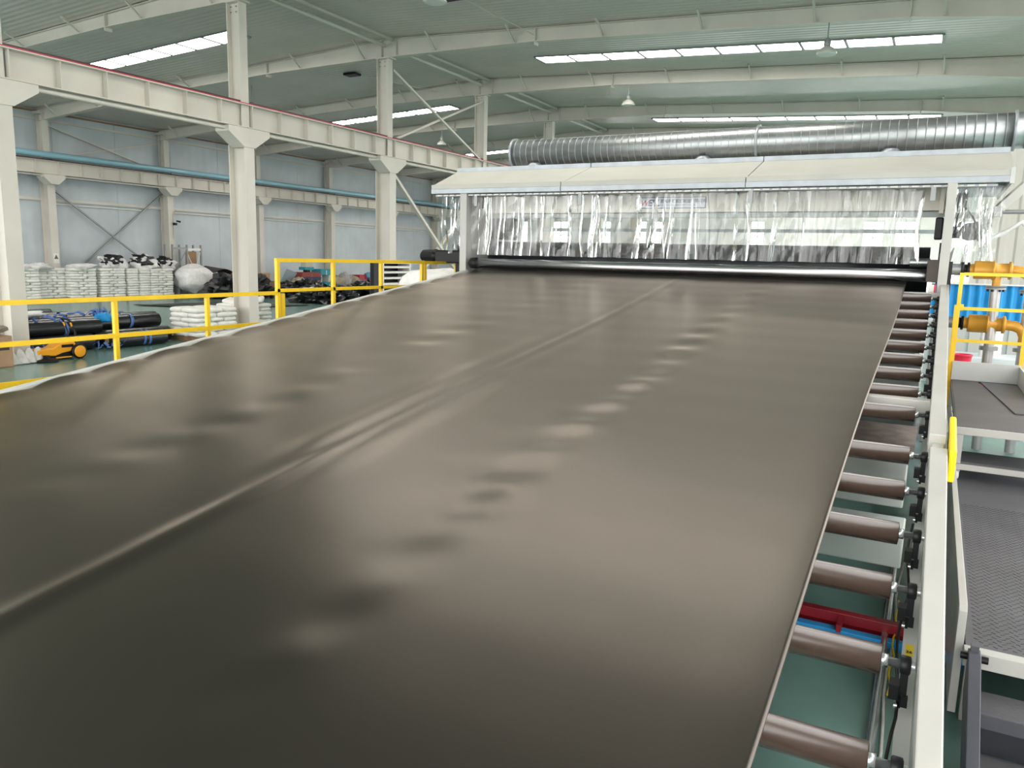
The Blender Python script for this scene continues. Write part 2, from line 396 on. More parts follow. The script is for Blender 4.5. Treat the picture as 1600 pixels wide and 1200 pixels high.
b.box((X2-.15, FR['B'], 5.70), (X2+.15, FR['I'], 5.72)); b.box((X2-.15, FR['B'], 6.28), (X2+.15, FR['I'], 6.30)); b.box((X2-.01, FR['B'], 5.72), (X2+.01, FR['I'], 6.28))
b.build('girder', 'steel_white', t)
stf2 = shared(MB().box((-.14, -.012, 5.721), (.14, .012, 6.279)), 'stiffener', 'steel_white')
for i in range(1, 38): inst(stf2, 'stiffener', t, (X2, FR['B'] + .3 + i*BAY/6, 0))
MB().box((X2-.05, FR['B'], 6.30), (X2+.05, FR['I'], 6.38)).build('rail', 'dark_rail', t)
MB().box((X2-.05, FR['B'], 5.60), (X2+.03, FR['I'], 5.66)).build('conduit', 'steel_white', t)
t = thing('service_pipe', 'long light blue pipe running along the grey wall above the runway', 'pipe', (X2+.1, FR['B'], 6.55))
MB().tube([(X2+.1, FR['B'], 6.55), (X2+.1, FR['I'], 6.55)], .14, 16).build('pipe', 'blue_pipe', t)
sup = shared(MB().box((-.05, -.04, 6.38), (.05, .04, 6.42)), 'pipe_shoe', 'steel_grey')
for c in 'CDEFGH': inst(sup, 'pipe_shoe', t, (X2+.1, FR[c], 0))
brace('wall_brace', 'crossed steel rods on the grey wall behind the white sack stacks', (XW+.25, FR['C']+.3, 5.1), (XW+.25, FR['D']-.2, .9), (XW+.15, FR['C']+.8, .9), (XW+.15, FR['D']-.1, 5.35), .09, 'steel_grey')
brace('wall_brace', 'crossed slim white rods high on the grey wall above the blue pipe', (XW+.2, FR['C']+.3, 7.95), (XW+.2, FR['D']-.3, 6.5), (XW+.15, FR['C']+.3, 6.5), (XW+.15, FR['D']-.1, 7.95), .08)

# ------------------------------------------------------------------ rafters
def rafter_bot(x):
    pts = [(-37.0, 8.08), (-28.6, 8.66), (-22.5, 8.90), (-17.2, 8.97), (-16.6, 8.97), (-11.4, 8.90), (-1.2, 8.40), (3.4, 7.9)]
    for (a, za), (c, zc) in zip(pts, pts[1:]):
        if a <= x <= c: return za + (zc-za)*(x-a)/(c-a)
RL = {'B': 'top left corner, cut by the picture edge', 'C': 'the first one crossing the whole picture', 'D': 'second of those crossing above the duct',
      'E': 'third of those crossing above the duct', 'F': 'fourth, just above the duct', 'G': 'fifth, mostly behind the duct', 'H': 'farthest, behind the duct'}
fb_me = None
for c in 'BCDEFGH':
    y = FR[c]
    t = thing('roof_rafter', 'tapered beige steel rafter, ' + RL[c], 'rafter', (XC, y, 9), 'roof rafters')
    xs = [-37.0, -28.6, -22.5, -17.2, -16.6, -11.4, -1.2, 3.4]
    poly = [(x, rafter_bot(x)+.02) for x in xs] + [(x, ceil_z(x)-.03) for x in reversed(xs)]
    MB().prism(poly, 1, y-.012, y+.012).build('web', 'steel_white', t)
    b = MB()
    for a, d in zip(xs, xs[1:]): b.beam((a, y, rafter_bot(a)+.01), (d, y, rafter_bot(d)+.01), .24, .02, (0, 1, 0))
    b.build('bottom_flange', 'steel_white', t)
    b = MB()
    for a, d in zip((XW, XC), (XC, XR)): b.beam((a, y, ceil_z(a)-.03), (d, y, ceil_z(d)-.03), .22, .02, (0, 1, 0))
    b.build('top_flange', 'steel_white', t)
    for x in (-28.6, -22.5, -17.2, -16.6, -11.4, -1.2):
        MB().box((x-.015, y-.12, rafter_bot(x)-(.10 if abs(x+16.9) > 1 else 0)), (x+.015, y+.12, ceil_z(x)-.045)).build('splice_plate', 'steel_white', t)
    x = XW+1.5
    while x < XR:
        if abs(x - XC) > .8:
            MB().beam((x, y-.62, ceil_z(x)-.02), (x, y-.06, rafter_bot(x)+.06), .05, .05).build('flange_brace', 'steel_white', t)
        x += 2.92

# ------------------------------------------------------------------ skylights
def skylight(x0, x1, y, n, label):
    t = thing('skylight', label, 'skylight', ((x0+x1)/2, y, ceil_z((x0+x1)/2)), 'translucent roof lights')
    st = (x1-x0)/n; bw = .05 if x0 > XC else .075
    for i in range(n):
        a = x0+i*st+bw; d = x0+(i+1)*st-bw
        b = MB(); vs = [(a, y-.42, ceil_z(a)-.025), (d, y-.42, ceil_z(d)-.025), (d, y+.42, ceil_z(d)-.025), (a, y+.42, ceil_z(a)-.025)]
        vs += [(p[0], p[1], p[2]+.02) for p in vs]
        b.add(vs, [(0, 1, 2, 3), (7, 6, 5, 4), (0, 4, 5, 1), (1, 5, 6, 2), (2, 6, 7, 3), (3, 7, 4, 0)]).build('pane', 'skylight_pane', t)
    b = MB()
    for i in range(n+1): b.box((x0+i*st-bw+.008, y-.43, ceil_z(x0+i*st)-.05), (x0+i*st+bw-.008, y+.43, ceil_z(x0+i*st)-.002))
    for s in (-.45, .45): b.beam((x0, y+s, ceil_z(x0)-.02), (x1, y+s, ceil_z(x1)-.02), .05, .04, (0, 1, 0))
    b.build('frame', 'steel_grey', t)
skylight(-13.15, -.5, 25.95, 10, 'long bright roof light in ten panes, nearest, right half of the ceiling')
skylight(-13.15, -.5, 38.75, 10, 'long thin bright roof light just above the spiral duct')
skylight(-33.3, -20.7, 19.2, 10, 'bright roof light at upper left above the red crane rail')
skylight(-33.3, -20.7, 32.2, 10, 'bright roof light behind the crossed rods')
skylight(-13.15, -.5, 51.5, 10, 'roof light far behind the spiral duct')
skylight(-13.15, -.5, 58.5, 10, 'unseen roof light added before the far wall')  # out of view behind the duct, put in to brighten the far wall
skylight(-33.3, -20.7, 45.0, 10, 'farthest small bright roof light left of the hood')
# roof lights nearer than the picture shows keep the bay rhythm
skylight(-13.15, -.5, 13.1, 10, 'roof light over the machine, above the picture')
skylight(-33.3, -20.7, 6.4, 10, 'roof light at far left, above the picture')

# ------------------------------------------------------------------ pendant lamps
def pendant(x, y, z, top, label, s=1.0):
    t = thing('pendant_lamp', label, 'lamp', (x, y, z), 'pendant high bay lamps')
    MB().tube([(x, y, top), (x, y, z+.38*s)], .018, 8).build('rod', 'steel_grey', t)
    MB().lathe((x, y, z), (0, 0, 1), [(.20*s, .07*s), (.22*s, .085*s), (.36*s, .085*s), (.40*s, .03*s)], 16).build('ballast', 'steel_grey', t)
    MB().lathe((x, y, z), (0, 0, 1), [(0, .24*s), (.015, .25*s), (.06*s, .235*s), (.13*s, .19*s), (.19*s, .10*s), (.21*s, .06*s)], 24).build('shade', 'lamp_shade', t)
    MB().lathe((x, y, z-.012), (0, 0, 1), [(0, .20*s), (.012, .225*s)], 24).build('lens', 'label_white', t)
pendant(-3.04, 22.12, 7.72, 8.5, 'grey bell lamp hanging in front of the nearest long roof light')
pendant(-10.73, 28.52, 8.12, 8.9, 'grey bell lamp hanging mid ceiling, upper centre')
pendant(-10.75, 15.8, 8.16, ceil_z(-10.75), 'grey bell lamp cut by the top picture edge', 1.1)
pendant(-23.2, 34.8, 8.10, 8.9, 'small bell lamp hanging under the crossed rods')
pendant(-25.6, 24.3, 8.15, ceil_z(-25.6), 'bell lamp beside the second column, above the red rail')
for (x, y, lab, q) in ((-20.85, 24.95, 'small dark square vent in the ceiling left of a column', (-19.2, 28.4)), (-12.2, 18.75, 'small dark square vent in the ceiling at the top edge', (-11.4, 22.0))):
    t = thing('roof_vent', lab, 'vent', (x, y, ceil_z(x)-.06), 'dark roof vents')
    MB().box((x-.28, y-.2, ceil_z(x)-.10), (x+.28, y+.2, ceil_z(x)-.02)).build('cover', 'black_metal', t)
    MB().tube([(x+.2, y+.1, ceil_z(x)-.06), (q[0], q[1], ceil_z(q[0])-.25)], .016, 8).build('tie_rod', 'steel_white', t)

# ------------------------------------------------------------------ geomembrane sheet
SL = .135
def sheet_z(y): return 2.175 + SL*(y-12.0)
def lerp_pts(pts, x):
    if x <= pts[0][0]: return pts[0][1]
    for (a, p), (c, q) in zip(pts, pts[1:]):
        if x <= c: return p + (q-p)*(x-a)/(c-a)
    return pts[-1][1]
LEFT = [(0, -7.25), (6, -7.27), (10, -7.27), (12, -7.24)]
def sstep(a, c, x):
    t = min(1, max(0, (x-a)/(c-a))); return t*t*(3-2*t)
def g(x, w): return math.exp(-(x/w)**2)
ROLLY = [2.01, 2.59, 3.17, 3.75, 4.32, 4.90, 5.50, 6.39, 6.96, 7.53, 8.07, 8.62, 9.18, 9.74, 10.30, 10.87, 11.46]
rr = random.Random(3); BAMP = [rr.uniform(.55, 1.25) for _ in range(60)]
def relief(x, y):
    h = 0
    # fold memory line in the middle of the web
    far = sstep(3.2, 4.4, y); fade = 1 - .55*sstep(5, 11.5, y)
    xr = -3.47 + .03*math.sin(y*.9)
    h += (1-far)*.020*g(x-xr, .075)
    sh = 1 - .85*sstep(4.6, 8.5, y)
    h += far*(sh*(.024*g(x-xr+.20, .15) + .017*g(x-xr-.18, .14))) + far*(.006+.005*fade)*g(x-xr-.01, .055)
    # buckles between the rollers on two lines
    ph = 2*PI*(y-2.69)/.585
    q_ = (y+2)/.585; i = int(q_); f_ = sstep(0, 1, q_-i)
    ba = BAMP[i % 60]*(1-f_) + BAMP[(i+1) % 60]*f_; bb = BAMP[(i+7) % 60]*(1-f_) + BAMP[(i+8) % 60]*f_
    env = sstep(1.2, 2.0, y)*(1+.32*min(3.5, max(0, y-2.6)))*(1-.8*sstep(6.8, 9.0, y))
    h += .0065*env*ba*g(x+2.13+.03*math.sin(y*1.7), .145)*math.cos(ph)
    h += .0034*env*bb*g(x+4.75+.06*math.sin(y*1.1), .22)*math.cos(ph+.9)
    # slow waves along and across
    h += .006*noise.noise((x*.55, y*.35, 1.3)) + .0022*noise.noise((x*1.9, y*.5, 5.1))
    h += .0035*g(x+6.2, .5)*math.sin(2*PI*y/1.9+.5)
    h += .0005*math.cos(2*PI*(y-2.59)/.58)
    return h
NX, NY = 240, 420
xsv = []
def sheet_pt(u, v):
    y = .25 + v*(12.35-.25)
    xl = lerp_pts(LEFT, y) - .045*abs(math.sin(PI*y/.585)) + .02 + .014*math.sin(2*PI*y/1.9+1); xr = -.375 + .012*math.sin(y*.8)
    # finer columns near both edges
    x = xl + (xr-xl)*u
    dl = (x-xl); dr = (xr-x)
    z = sheet_z(min(y, 12.0)) + relief(x, y)
    if y > 12.0: z += .10*((y-12)/.35)**2
    if dr < .24: z -= .013*(1-dr/.24)**2
    if dl < .3: z += (.004 + .020*abs(math.sin(PI*y/.585)) + .006*math.sin(2*PI*y/1.37))*(1-dl/.3)**2
    return (x, y, z)
def uwarp(i):
    t = i/NX
    return t + .055*math.sin(2*PI*t)*(-1) * .9
b = MB(); b.grid(lambda u, v: sheet_pt(uwarp(round(u*NX)), v), NX, NY)
top = list(b.v); n1 = NX+1
lowv = [(x, y, z-.011) for x, y, z in top]; o_ = len(b.v)
b.v += lowv
for j in range(NY):
    for (i, s_) in ((0, 1), (NX, -1)):
        a_, c_ = j*n1+i, (j+1)*n1+i
        b.f.append((a_, c_, c_+o_, a_+o_)); b.sm.append(False)
for j in range(NY):
    for i in range(NX):
        b.f.append((o_+j*n1+i, o_+(j+1)*n1+i, o_+(j+1)*n1+i+1, o_+j*n1+i+1)); b.sm.append(True)
sheet = b.build('geomembrane_sheet', 'geomembrane', at=(-3.8, 6, 0))
tag(sheet, 'very wide black plastic sheet sloping up over the rollers to the machine', 'plastic sheet')

# ------------------------------------------------------------------ idler rollers
RR = .058
def make_roller(y, idx):
    z = sheet_z(y) - RR - .026
    t = thing('idler_roller', 'brown metal roller with steel shaft, %s up from the bottom right corner' % ORD[idx-1] if idx else 'brown metal roller just below the bottom picture edge', 'roller', (-.05, y, z), 'idler rollers under the black sheet')
    return t, z
rt_me = None
for idx, y in enumerate(ROLLY):
    t, z = make_roller(y, idx)
    if rt_me is None:
        rt_me = shared(MB().lathe((-7.20, 0, 0), (1, 0, 0), [(0, RR*.8), (.004, RR), (7.15, RR), (7.154, RR*.55)], 32), 'tube', 'bronze_roller')
        sh_me = shared(MB().lathe((-.046, 0, 0), (1, 0, 0), [(0, .026), (.022, .026), (.022, .017), (.115, .017)], 16), 'shaft', 'shaft_steel')
        b = MB(); b.lathe((.018, 0, 0), (1, 0, 0), [(0, .03), (.004, .036), (.034, .036), (.038, .026)], 20)
        br_me = shared(b, 'bearing', 'black_metal')
        b = MB(); b.box((.022, -.022, -.115), (.05, .022, -.025)); b.box((-.012, -.035, -.135), (.022, .03, -.075)); b.box((.02, -.012, -.175), (.034, .012, -.13)); b.box((.034, -.03, -.16), (.056, -.012, -.115))
        bk_me = shared(b, 'bracket', 'black_rubber')
        bt_me = shared(MB().lathe((.01, -.045, -.15), (1, 0, 0), [(0, .009), (.012, .009)], 8), 'bolt', 'shaft_steel')
    inst(rt_me, 'tube', t, (0, y, z)); inst(sh_me, 'shaft', t, (0, y, z)); o = inst(br_me, 'bearing', t, (0, y, z)); inst(bk_me, 'bracket', t, (0, y, z)); inst(bt_me, 'bolt', t, (0, y, z))

# ------------------------------------------------------------------ conveyor frame
t = thing('conveyor_frame', 'white painted sloping steel frame carrying the brown rollers', 'frame', (.1, 4, 0))
CF = t
def sbeam(y0, y1, x0, x1, top, h, xa=None, xb=None):
    b = MB(); vs = []
    for y in (y0, y1):
        z = sheet_z(y)+top
        if xa is not None: x0 = xa if y == y0 else xb
        vs += [(x0, y, z-h), (x1, y, z-h), (x1, y, z), (x0, y, z)]
    return b.add(vs, [(0, 1, 2, 3), (7, 6, 5, 4), (0, 4, 5, 1), (1, 5, 6, 2), (2, 6, 7, 3), (3, 7, 4, 0)])
sbeam(.3, 5.38, .062, .158, .03, .16, .098, .060).build('side_rail', 'machine_white', t, bevel=.006)
sbeam(5.86, 12.3, .046, .146, .03, .16).build('side_rail', 'machine_white', t, bevel=.006)
sbeam(5.62, 5.95, .050, .150, .034, .17).build('splice_box', 'machine_white', t, bevel=.004)
sbeam(5.38, 5.62, .075, .14, -.02, .12).build('coupling', 'panel_white', t, bevel=.004)
sbeam(.3, 11.9, .080, .092, -.128, .24).build('web_plate', 'panel_white', t)
sbeam(.3, 11.95, -7.46, -7.37, .008, .16).build('side_rail', 'panel_white', t, bevel=.006)
sbeam(.3, 11.95, -7.35, -7.22, -.022, .10).build('edge_channel', 'panel_white', t, bevel=.006)
for y in (1.2, 4.45, 7.3, 11.0):
    z = sheet_z(y)-.12
    MB().box((.07, y-.05, 0), (.15, y+.05, z)).build('leg', 'machine_white', t)
    MB().box((-7.43, y-.05, 0), (-7.35, y+.05, z)).build('leg', 'machine_white', t)
    MB().box((.04, y-.09, 0), (.18, y+.09, .02)).build('foot_plate', 'machine_white', t)
b = MB(); zc = sheet_z(6.78)-.07; b.box((-7.35, 6.68, zc-.1), (.05, 6.80, zc)); b.build('cross_tube', 'machine_white', t, bevel=.008)
MB().box((-7.35, 11.72, sheet_z(11.8)-.14), (.05, 11.84, sheet_z(11.8)-.06)).build('cross_tube', 'machine_white', t, bevel=.008)
MB().box((-7.3, 5.98, .72), (-.06, 6.62, .90)).build('cross_channel', 'grey_green', t, bevel=.01)
MB().box((-7.3, 5.35, .50), (-.03, 5.84, .70)).build('cross_channel', 'grey_green', t, bevel=.01)
MB().box((-7.3, 7.35, .84), (-.03, 8.3, .90)).build('drip_plate', 'rust_plate', t)
b = MB(); b.box((-.28, 6.72, .90), (-.16, 6.86, .99)); b.build('junction_box', 'grey_green', t)
st_ = sbeam(3.70, 3.79, .036, .068, -.3585, .0015).build('number_sticker', 'sticker_yellow', t)
sbeam(.3, 11.9, .022, .095, -.36, .02).build('lower_flange', 'panel_white', t)
def text(name, body, loc, rot, size, material, parent, ext=.0005, shear=0, align='LEFT', bold=0):
    c = bpy.data.curves.new(name, 'FONT'); c.body = body; c.size = size; c.extrude = ext; c.shear = shear; c.align_x = align; c.offset = bold
    c.resolution_u = 3
    o = bpy.data.objects.new(name, c); COL.objects.link(o); o.data.materials.append(MATS[material])
    bpy.context.view_layer.update()
    me = bpy.data.meshes.new_from_object(o); bpy.data.objects.remove(o)
    if not me.materials: me.materials.append(MATS[material])
    o = bpy.data.objects.new(name, me); COL.objects.link(o)
    o.parent = parent; o.location = Vector(loc) - ORG.get(parent.name, Vector()); o.rotation_euler = rot
    return o
# yellow guard over the coupling
g_ = sbeam(5.28, 5.98, .165, .205, .055, .20).build('coupling_guard', 'guard_yellow', at=(.18, 5.6, 0), bevel=.012)
tag(g_, 'bright yellow box guard bolted to the white side rail', 'guard')

# floor conduit, cables and the red and blue members
o = MB().tube([(-.075, 2.2, .03), (-.07, 4.2, .03), (-.085, 7.6, .03)], .024, 12).build('floor_conduit', 'shaft_steel', at=(-.07, 4, 0))
tag(o, 'silver conduit pipe lying on the green floor below the rollers', 'pipe')
o = MB().tube([(-.03+.012*math.sin(i*1.3), 2.2+i*.3, .012) for i in range(17)], .009, 8).build('floor_cable', 'foam_white', at=(-.03, 4, 0))
tag(o, 'thin pale cable lying beside the silver floor conduit', 'cable')
pts = []
for i in range(22):
    y = 2.0+i*.13; pts.append((.012+.012*math.sin(i*.9), y, sheet_z(y)-.20-.05*abs(math.sin(i*.45))))
o = MB().tube(pts, .006, 8).build('hanging_cable', 'black_rubber', at=(.01, 3, .6)); tag(o, 'thin black cable hanging along the roller bearings', 'cable')
o = MB().tube([(-.02+.01*math.sin(i*2), 4.6+i*.12, .02+.004*i) for i in range(12)], .006, 8).build('floor_cable', 'guard_yellow', at=(-.02, 5, 0)); tag(o, 'thin yellow wire beside the floor conduit', 'cable')
t = thing('floor_beam', 'dark red square beam with a short stub lying across the green floor', 'beam', (-1, 5.42, 0))
MB().box((-4.0, 5.37, .04), (.42, 5.44, .11)).build('beam', 'deep_red', t, bevel=.004); MB().box((-.36, 5.20, .05), (-.33, 5.37, .10)).build('stub', 'deep_red', t)
MB().box((-4.0, 5.385, 0), (.42, 5.425, .04)).build('sole', 'deep_red', t)
t = thing('floor_beam', 'bright blue flat beam on the floor beside the dark red one', 'beam', (-1, 5.28, 0))
MB().box((-4.0, 5.24, 0), (.42, 5.31, .045)).build('beam', 'blue_paint', t, bevel=.004)

# ------------------------------------------------------------------ nip roller
t = thing('nip_roller', 'long polished chrome roller pressing on the sheet at the machine mouth', 'roller', (-3.7, 12.02, 2.30))
MB().lathe((-7.22, 12.02, 2.305), (1, 0, 0), [(0, .05), (.0, .084), (7.08, .084), (7.08, .05)], 40).build('barrel', 'chrome', t)
MB().lathe((-7.42, 12.02, 2.305), (1, 0, 0), [(0, .02), (.07, .09), (.16, .098), (.19, .098), (.2, .05)], 20).build('end_cap', 'black_rubber', t)
MB().lathe((-7.225, 12.02, 2.305), (1, 0, 0), [(0, .045), (.012, .045)], 14).build('axle', 'shaft_steel', t)
MB().lathe((-.14, 12.02, 2.305), (1, 0, 0), [(0, .045), (.2, .045)], 14).build('axle', 'shaft_steel', t)
MB().box((-.14, 11.93, 2.22), (-.0, 12.12, 2.52)).build('bearing_block', 'brown_dark', t, bevel=.01)
MB().lathe((-.36, 12.25, 2.48), (1, 0, 0), [(0, .06), (.25, .06)], 20).build('spacer_sleeve', 'galvanised', t)
t = thing('warning_label', 'small white and red label hanging below the chrome roller end', 'label', (-.06, 11.9, 2.1))
MB().box((-.10, 11.90, 2.08), (-.03, 11.905, 2.19)).build('card', 'label_white', t); MB().box((-.03, 11.90, 2.08), (-.008, 11.905, 2.19)).build('band', 'bright_red', t)

# ------------------------------------------------------------------ calender stand
t = thing('calender_stand', 'white roll stand with black roll, side frames and top crossbeam behind clear strips', 'machine', (-3.7, 13, 0))
MB().lathe((-7.38, 13.05, 2.30), (1, 0, 0), [(0, .2), (.0, .41), (7.25, .41), (7.25, .2)], 56).build('roll', 'black_roll', t)
MB().lathe((-7.38, 13.3, 1.50), (1, 0, 0), [(0, .2), (.0, .38), (7.25, .38), (7.25, .2)], 40).build('roll', 'black_roll', t)
MB().box((-7.60, 12.0, .0), (-7.46, 14.2, 3.60)).build('side_frame', 'machine_white', t, bevel=.01)
MB().lathe((-7.462, 12.62, 2.62), (1, 0, 0), [(0, .035), (.008, .035)], 14).build('frame_hole', 'black_rubber', t)
MB().box((.0, 12.12, .0), (.10, 14.2, 3.4)).build('side_frame', 'machine_white', t, bevel=.01)
MB().box((.0, 11.92, 1.95), (.115, 12.04, 3.52)).build('front_post', 'machine_white', t, bevel=.006)
MB().box((-.075, 12.5, 3.16), (-.02, 12.62, 3.50)).build('roller_blind', 'beam_cream_lightened', t)
MB().box((-7.46, 12.70, 3.21), (-.0, 12.90, 3.55)).build('crossbeam', 'beam_cream_lightened', t, bevel=.008)
MB().box((-7.46, 12.78, 3.13), (-.0, 12.88, 3.205)).build('lower_strip', 'grey_green', t)
MB().box((-7.46, 14.9, 2.98), (.0, 15.0, 3.04)).build('rear_tie', 'pale_machine', t)
MB().box((-7.44, 13.0, 2.75), (-7.1, 13.4, 3.15)).build('bearing_housing', 'black_metal', t, bevel=.06)
MB().box((-.10, 12.35, 2.80), (.0, 12.6, 3.10)).build('bearing_housing', 'black_metal', t, bevel=.02)
MB().box((-.02, 12.2, 2.2), (.0, 12.6, 2.75)).build('guide_plate', 'black_metal', t)
MB().box((.115, 11.95, 1.55), (.16, 12.3, 2.5)).build('outer_guide', 'black_metal', t)
# pale machinery and ducts behind the roll, dimly seen through the strips
t2 = thing('extruder_die', 'long pale flat die body behind the black roll', 'machine', (-3.7, 14.6, 0))
MB().box((-7.3, 14.3, 1.0), (-.2, 15.2, 2.62)).build('body', 'pale_machine', t2, bevel=.02)
for i in range(12):
    MB().box((-7.0+i*.57, 14.25, 2.1), (-6.75+i*.57, 14.3, 2.5)).build('heater_plate', 'panel_white', t2)
MB().box((-7.5, 14.3, 0), (-.1, 15.3, .995)).build('base', 'panel_white', t2)

# nameplate on the crossbeam
np_ = thing('nameplate', 'pale sign with blue and red lettering on the white crossbeam', 'sign', (-3.97, 12.69, 3.365))
MB().box((-4.56, 12.680, 3.275), (-3.38, 12.698, 3.455)).build('border', 'sign_grey', np_, bevel=.004)
MB().box((-4.55, 12.674, 3.285), (-3.39, 12.6805, 3.445)).build('plate', 'sign_plate', np_)
RX = (PI/2, 0, 0)
text('lettering', 'J', (-4.525, 12.672, 3.315), RX, .14, 'sign_blue', np_, shear=.25, bold=.004)
text('lettering', 'W', (-4.475, 12.672, 3.315), RX, .13, 'sign_red', np_, shear=.25, bold=.003)
text('lettering', 'ELL', (-4.35, 12.672, 3.315), RX, .14, 'sign_blue', np_, shear=.25, bold=.005)
text('lettering', '苏州金纬机械制造有限公司', (-4.13, 12.672, 3.365), RX, .064, 'sign_grey', np_, bold=.0015)
text('lettering', 'SUZHOU JWELL MACHINERY CO.,LTD', (-4.13, 12.672, 3.315), RX, .034, 'sign_grey', np_)
text('number', '26', (.0375, 3.718, sheet_z(3.718)-.357), (math.atan(SL), 0, 0), .026, 'ink_black', st_, ext=.0003, bold=.0008)

# ------------------------------------------------------------------ hood
HX0, HX1 = -8.2, .72
t = thing('fume_hood', 'white sloping canopy with silver trim above the machine', 'hood', (-3.7, 12.6, 3.5))
seams = [HX0, -5.62, -2.62, HX1]; seamt = [-8.42, -5.6, -2.62, .73]
for i in range(3):
    a, c = seams[i]+.008, seams[i+1]-.008; a2, c2 = seamt[i]+.008, seamt[i+1]-.008
    b = MB(); vs = [(a, 12.0, 3.66), (c, 12.0, 3.66), (c2, 13.2, 4.04), (a2, 13.2, 4.04)]; vs += [(x, y+.005, z-.02) for x, y, z in vs]
    b.add(vs, [(0, 1, 2, 3), (7, 6, 5, 4), (0, 4, 5, 1), (1, 5, 6, 2), (2, 6, 7, 3), (3, 7, 4, 0)]).build('roof_panel', 'hood_panel', t)
    MB().box((a, 11.97, 3.60), (c, 12.0, 3.675)).build('fascia', 'hood_panel', t)
    MB().box((a, 11.965, 3.52), (c, 12.01, 3.597)).build('fascia', 'galv_trim', t)
    MB().box((a2, 13.16, 4.03), (c2, 13.26, 4.105)).build('ridge_trim', 'galv_trim', t)
    b = MB(); vs = [(a2, 13.2, 4.04), (c2, 13.2, 4.04), (c, 14.9, 3.9), (a, 14.9, 3.9)]; vs += [(x, y, z-.02) for x, y, z in vs]
    b.add(vs, [(0, 1, 2, 3), (7, 6, 5, 4), (0, 4, 5, 1), (1, 5, 6, 2), (2, 6, 7, 3), (3, 7, 4, 0)]).build('rear_panel', 'hood_panel', t)
MB().prism([(12.0, 3.52), (12.0, 3.66), (13.2, 4.03), (14.9, 3.9), (14.9, 3.52)], 0, HX1-.02, HX1+.01).build('end_panel', 'hood_panel', t)
MB().prism([(12.0, 3.52), (12.0, 3.66), (13.2, 4.03), (14.9, 3.9), (14.9, 3.52)], 0, HX0-.01, HX0+.02).build('end_panel', 'hood_panel', t)
MB().box((HX0+.03, 12.9, 3.56), (HX1-.03, 14.9, 3.60)).build('soffit', 'steel_grey', t)
MB().box((HX1-.03, 11.96, 3.50), (HX1+.02, 12.02, 3.70)).build('corner_trim', 'panel_white', t)
# perforated curtain rail under the fascia
MB().box((HX0+.05, 12.05, 3.475), (HX1-.15, 12.10, 3.505)).build('curtain_rail', 'galv_trim', t)
for x in (-7.3, -5.3, -2.55, -.16): MB().box((x-.03, 12.04, 3.30), (x+.03, 12.06, 3.48)).build('hanger', 'steel_grey', t)
cl = shared(MB().box((-.045, -.006, -.012), (.045, .006, .012)), 'clip', 'label_white')
x = HX0+.15
while x < HX1-.3: inst(cl, 'clip', t, (x, 12.04, 3.49)); x += .13

# ------------------------------------------------------------------ spiral duct
DY, DZ, DR = 13.85, 4.42, .255
t = thing('spiral_duct', 'long galvanised spiral air duct lying behind the canopy ridge', 'duct', (-3, DY, DZ))
MB().lathe((-7.5, DY, DZ), (1, 0, 0), [(0, DR*.98), (0, DR), (9.2, DR), (9.2, DR*.98)], 48).build('pipe', 'galvanised', t)
rg = shared(MB().lathe((0, 0, 0), (1, 0, 0), [(-.006, DR-.004), (-.003, DR+.006), (.003, DR+.006), (.006, DR-.004)], 40), 'seam_ring', 'galv_trim')
x = -7.4
while x < 1.6: inst(rg, 'seam_ring', t, (x, DY, DZ)); x += .128
cg = shared(MB().lathe((0, 0, 0), (1, 0, 0), [(-.02, DR), (-.018, DR+.035), (.018, DR+.035), (.02, DR)], 40), 'flange', 'galv_trim')
for x in (-7.49, -2.86, .78): inst(cg, 'flange', t, (x, DY, DZ))
for x in (-7.0, -3.75, -.83):
    MB().lathe((x, DY-.12, 3.95), (0, 0, 1), [(0, .17), (.1, .17), (.22, .15), (.27, .10)], 24).build('branch_collar', 'galv_trim', t)

# ------------------------------------------------------------------ clear strip curtain
cu = thing('strip_curtain', 'clear plastic strip curtain hanging from the canopy edge', 'curtain', (-3.7, 12.12, 2.5))
rs = random.Random(11)
def strip_mesh(x, w, z0, z1, y, seed, wave=1.0, swing=0.0, narrow=1.0):
    r_ = random.Random(seed)
    a1, a2, p1, p2 = r_.uniform(.008, .03)*wave, r_.uniform(.004, .016)*wave, r_.uniform(0, 6), r_.uniform(0, 6)
    cv = r_.uniform(.010, .042)*r_.choice((-1, 1)); tw = r_.uniform(-.22, .22)*wave; f1 = r_.uniform(3, 7); f2 = r_.uniform(9, 16)
    fold = r_.choice((-1, 1))*r_.uniform(.015, .05)*wave; fx = r_.uniform(-.3, .3)
    def fn(u, v):
        z = z1 + (z0-z1)*v; s = u-.5
        ww = w*(narrow + (1-narrow)*v) if narrow < 1 else w
        pin = min(1, v*3)
        yy_ = y + cv*(1-4*s*s) + pin*(a1*math.sin(f1*v+p1) + a2*math.sin(f2*v+p2+s*3)) + tw*s*ww*v + fold*g(s-fx-.15*math.sin(3*v+p2), .09)*pin
        xx = x + s*ww + swing*v*v + .012*wave*math.sin(4*v+p2)*pin
        return (xx, yy_, z)
    return MB().grid(fn, 10, 14)
x = -7.36; k = 0
while x < -.22:
    wd = rs.choice((.2, .2, .2, .16))
    strip_mesh(x, wd, 2.455+rs.uniform(-.006, .006), 3.47, 12.15+.03*(k % 2)+rs.uniform(-.01, .01), k).build('strip', 'clear_film', cu)
    x += wd*rs.uniform(.55, .92); k += 1
for i in range(9):
    strip_mesh(.17+i*.055, .16, 2.46+rs.uniform(-.02, .04), 3.47, 12.12+.05*(i % 3), 500+i, 2.2, swing=rs.uniform(-.10, .02), narrow=.7).build('strip', 'clear_film', cu)
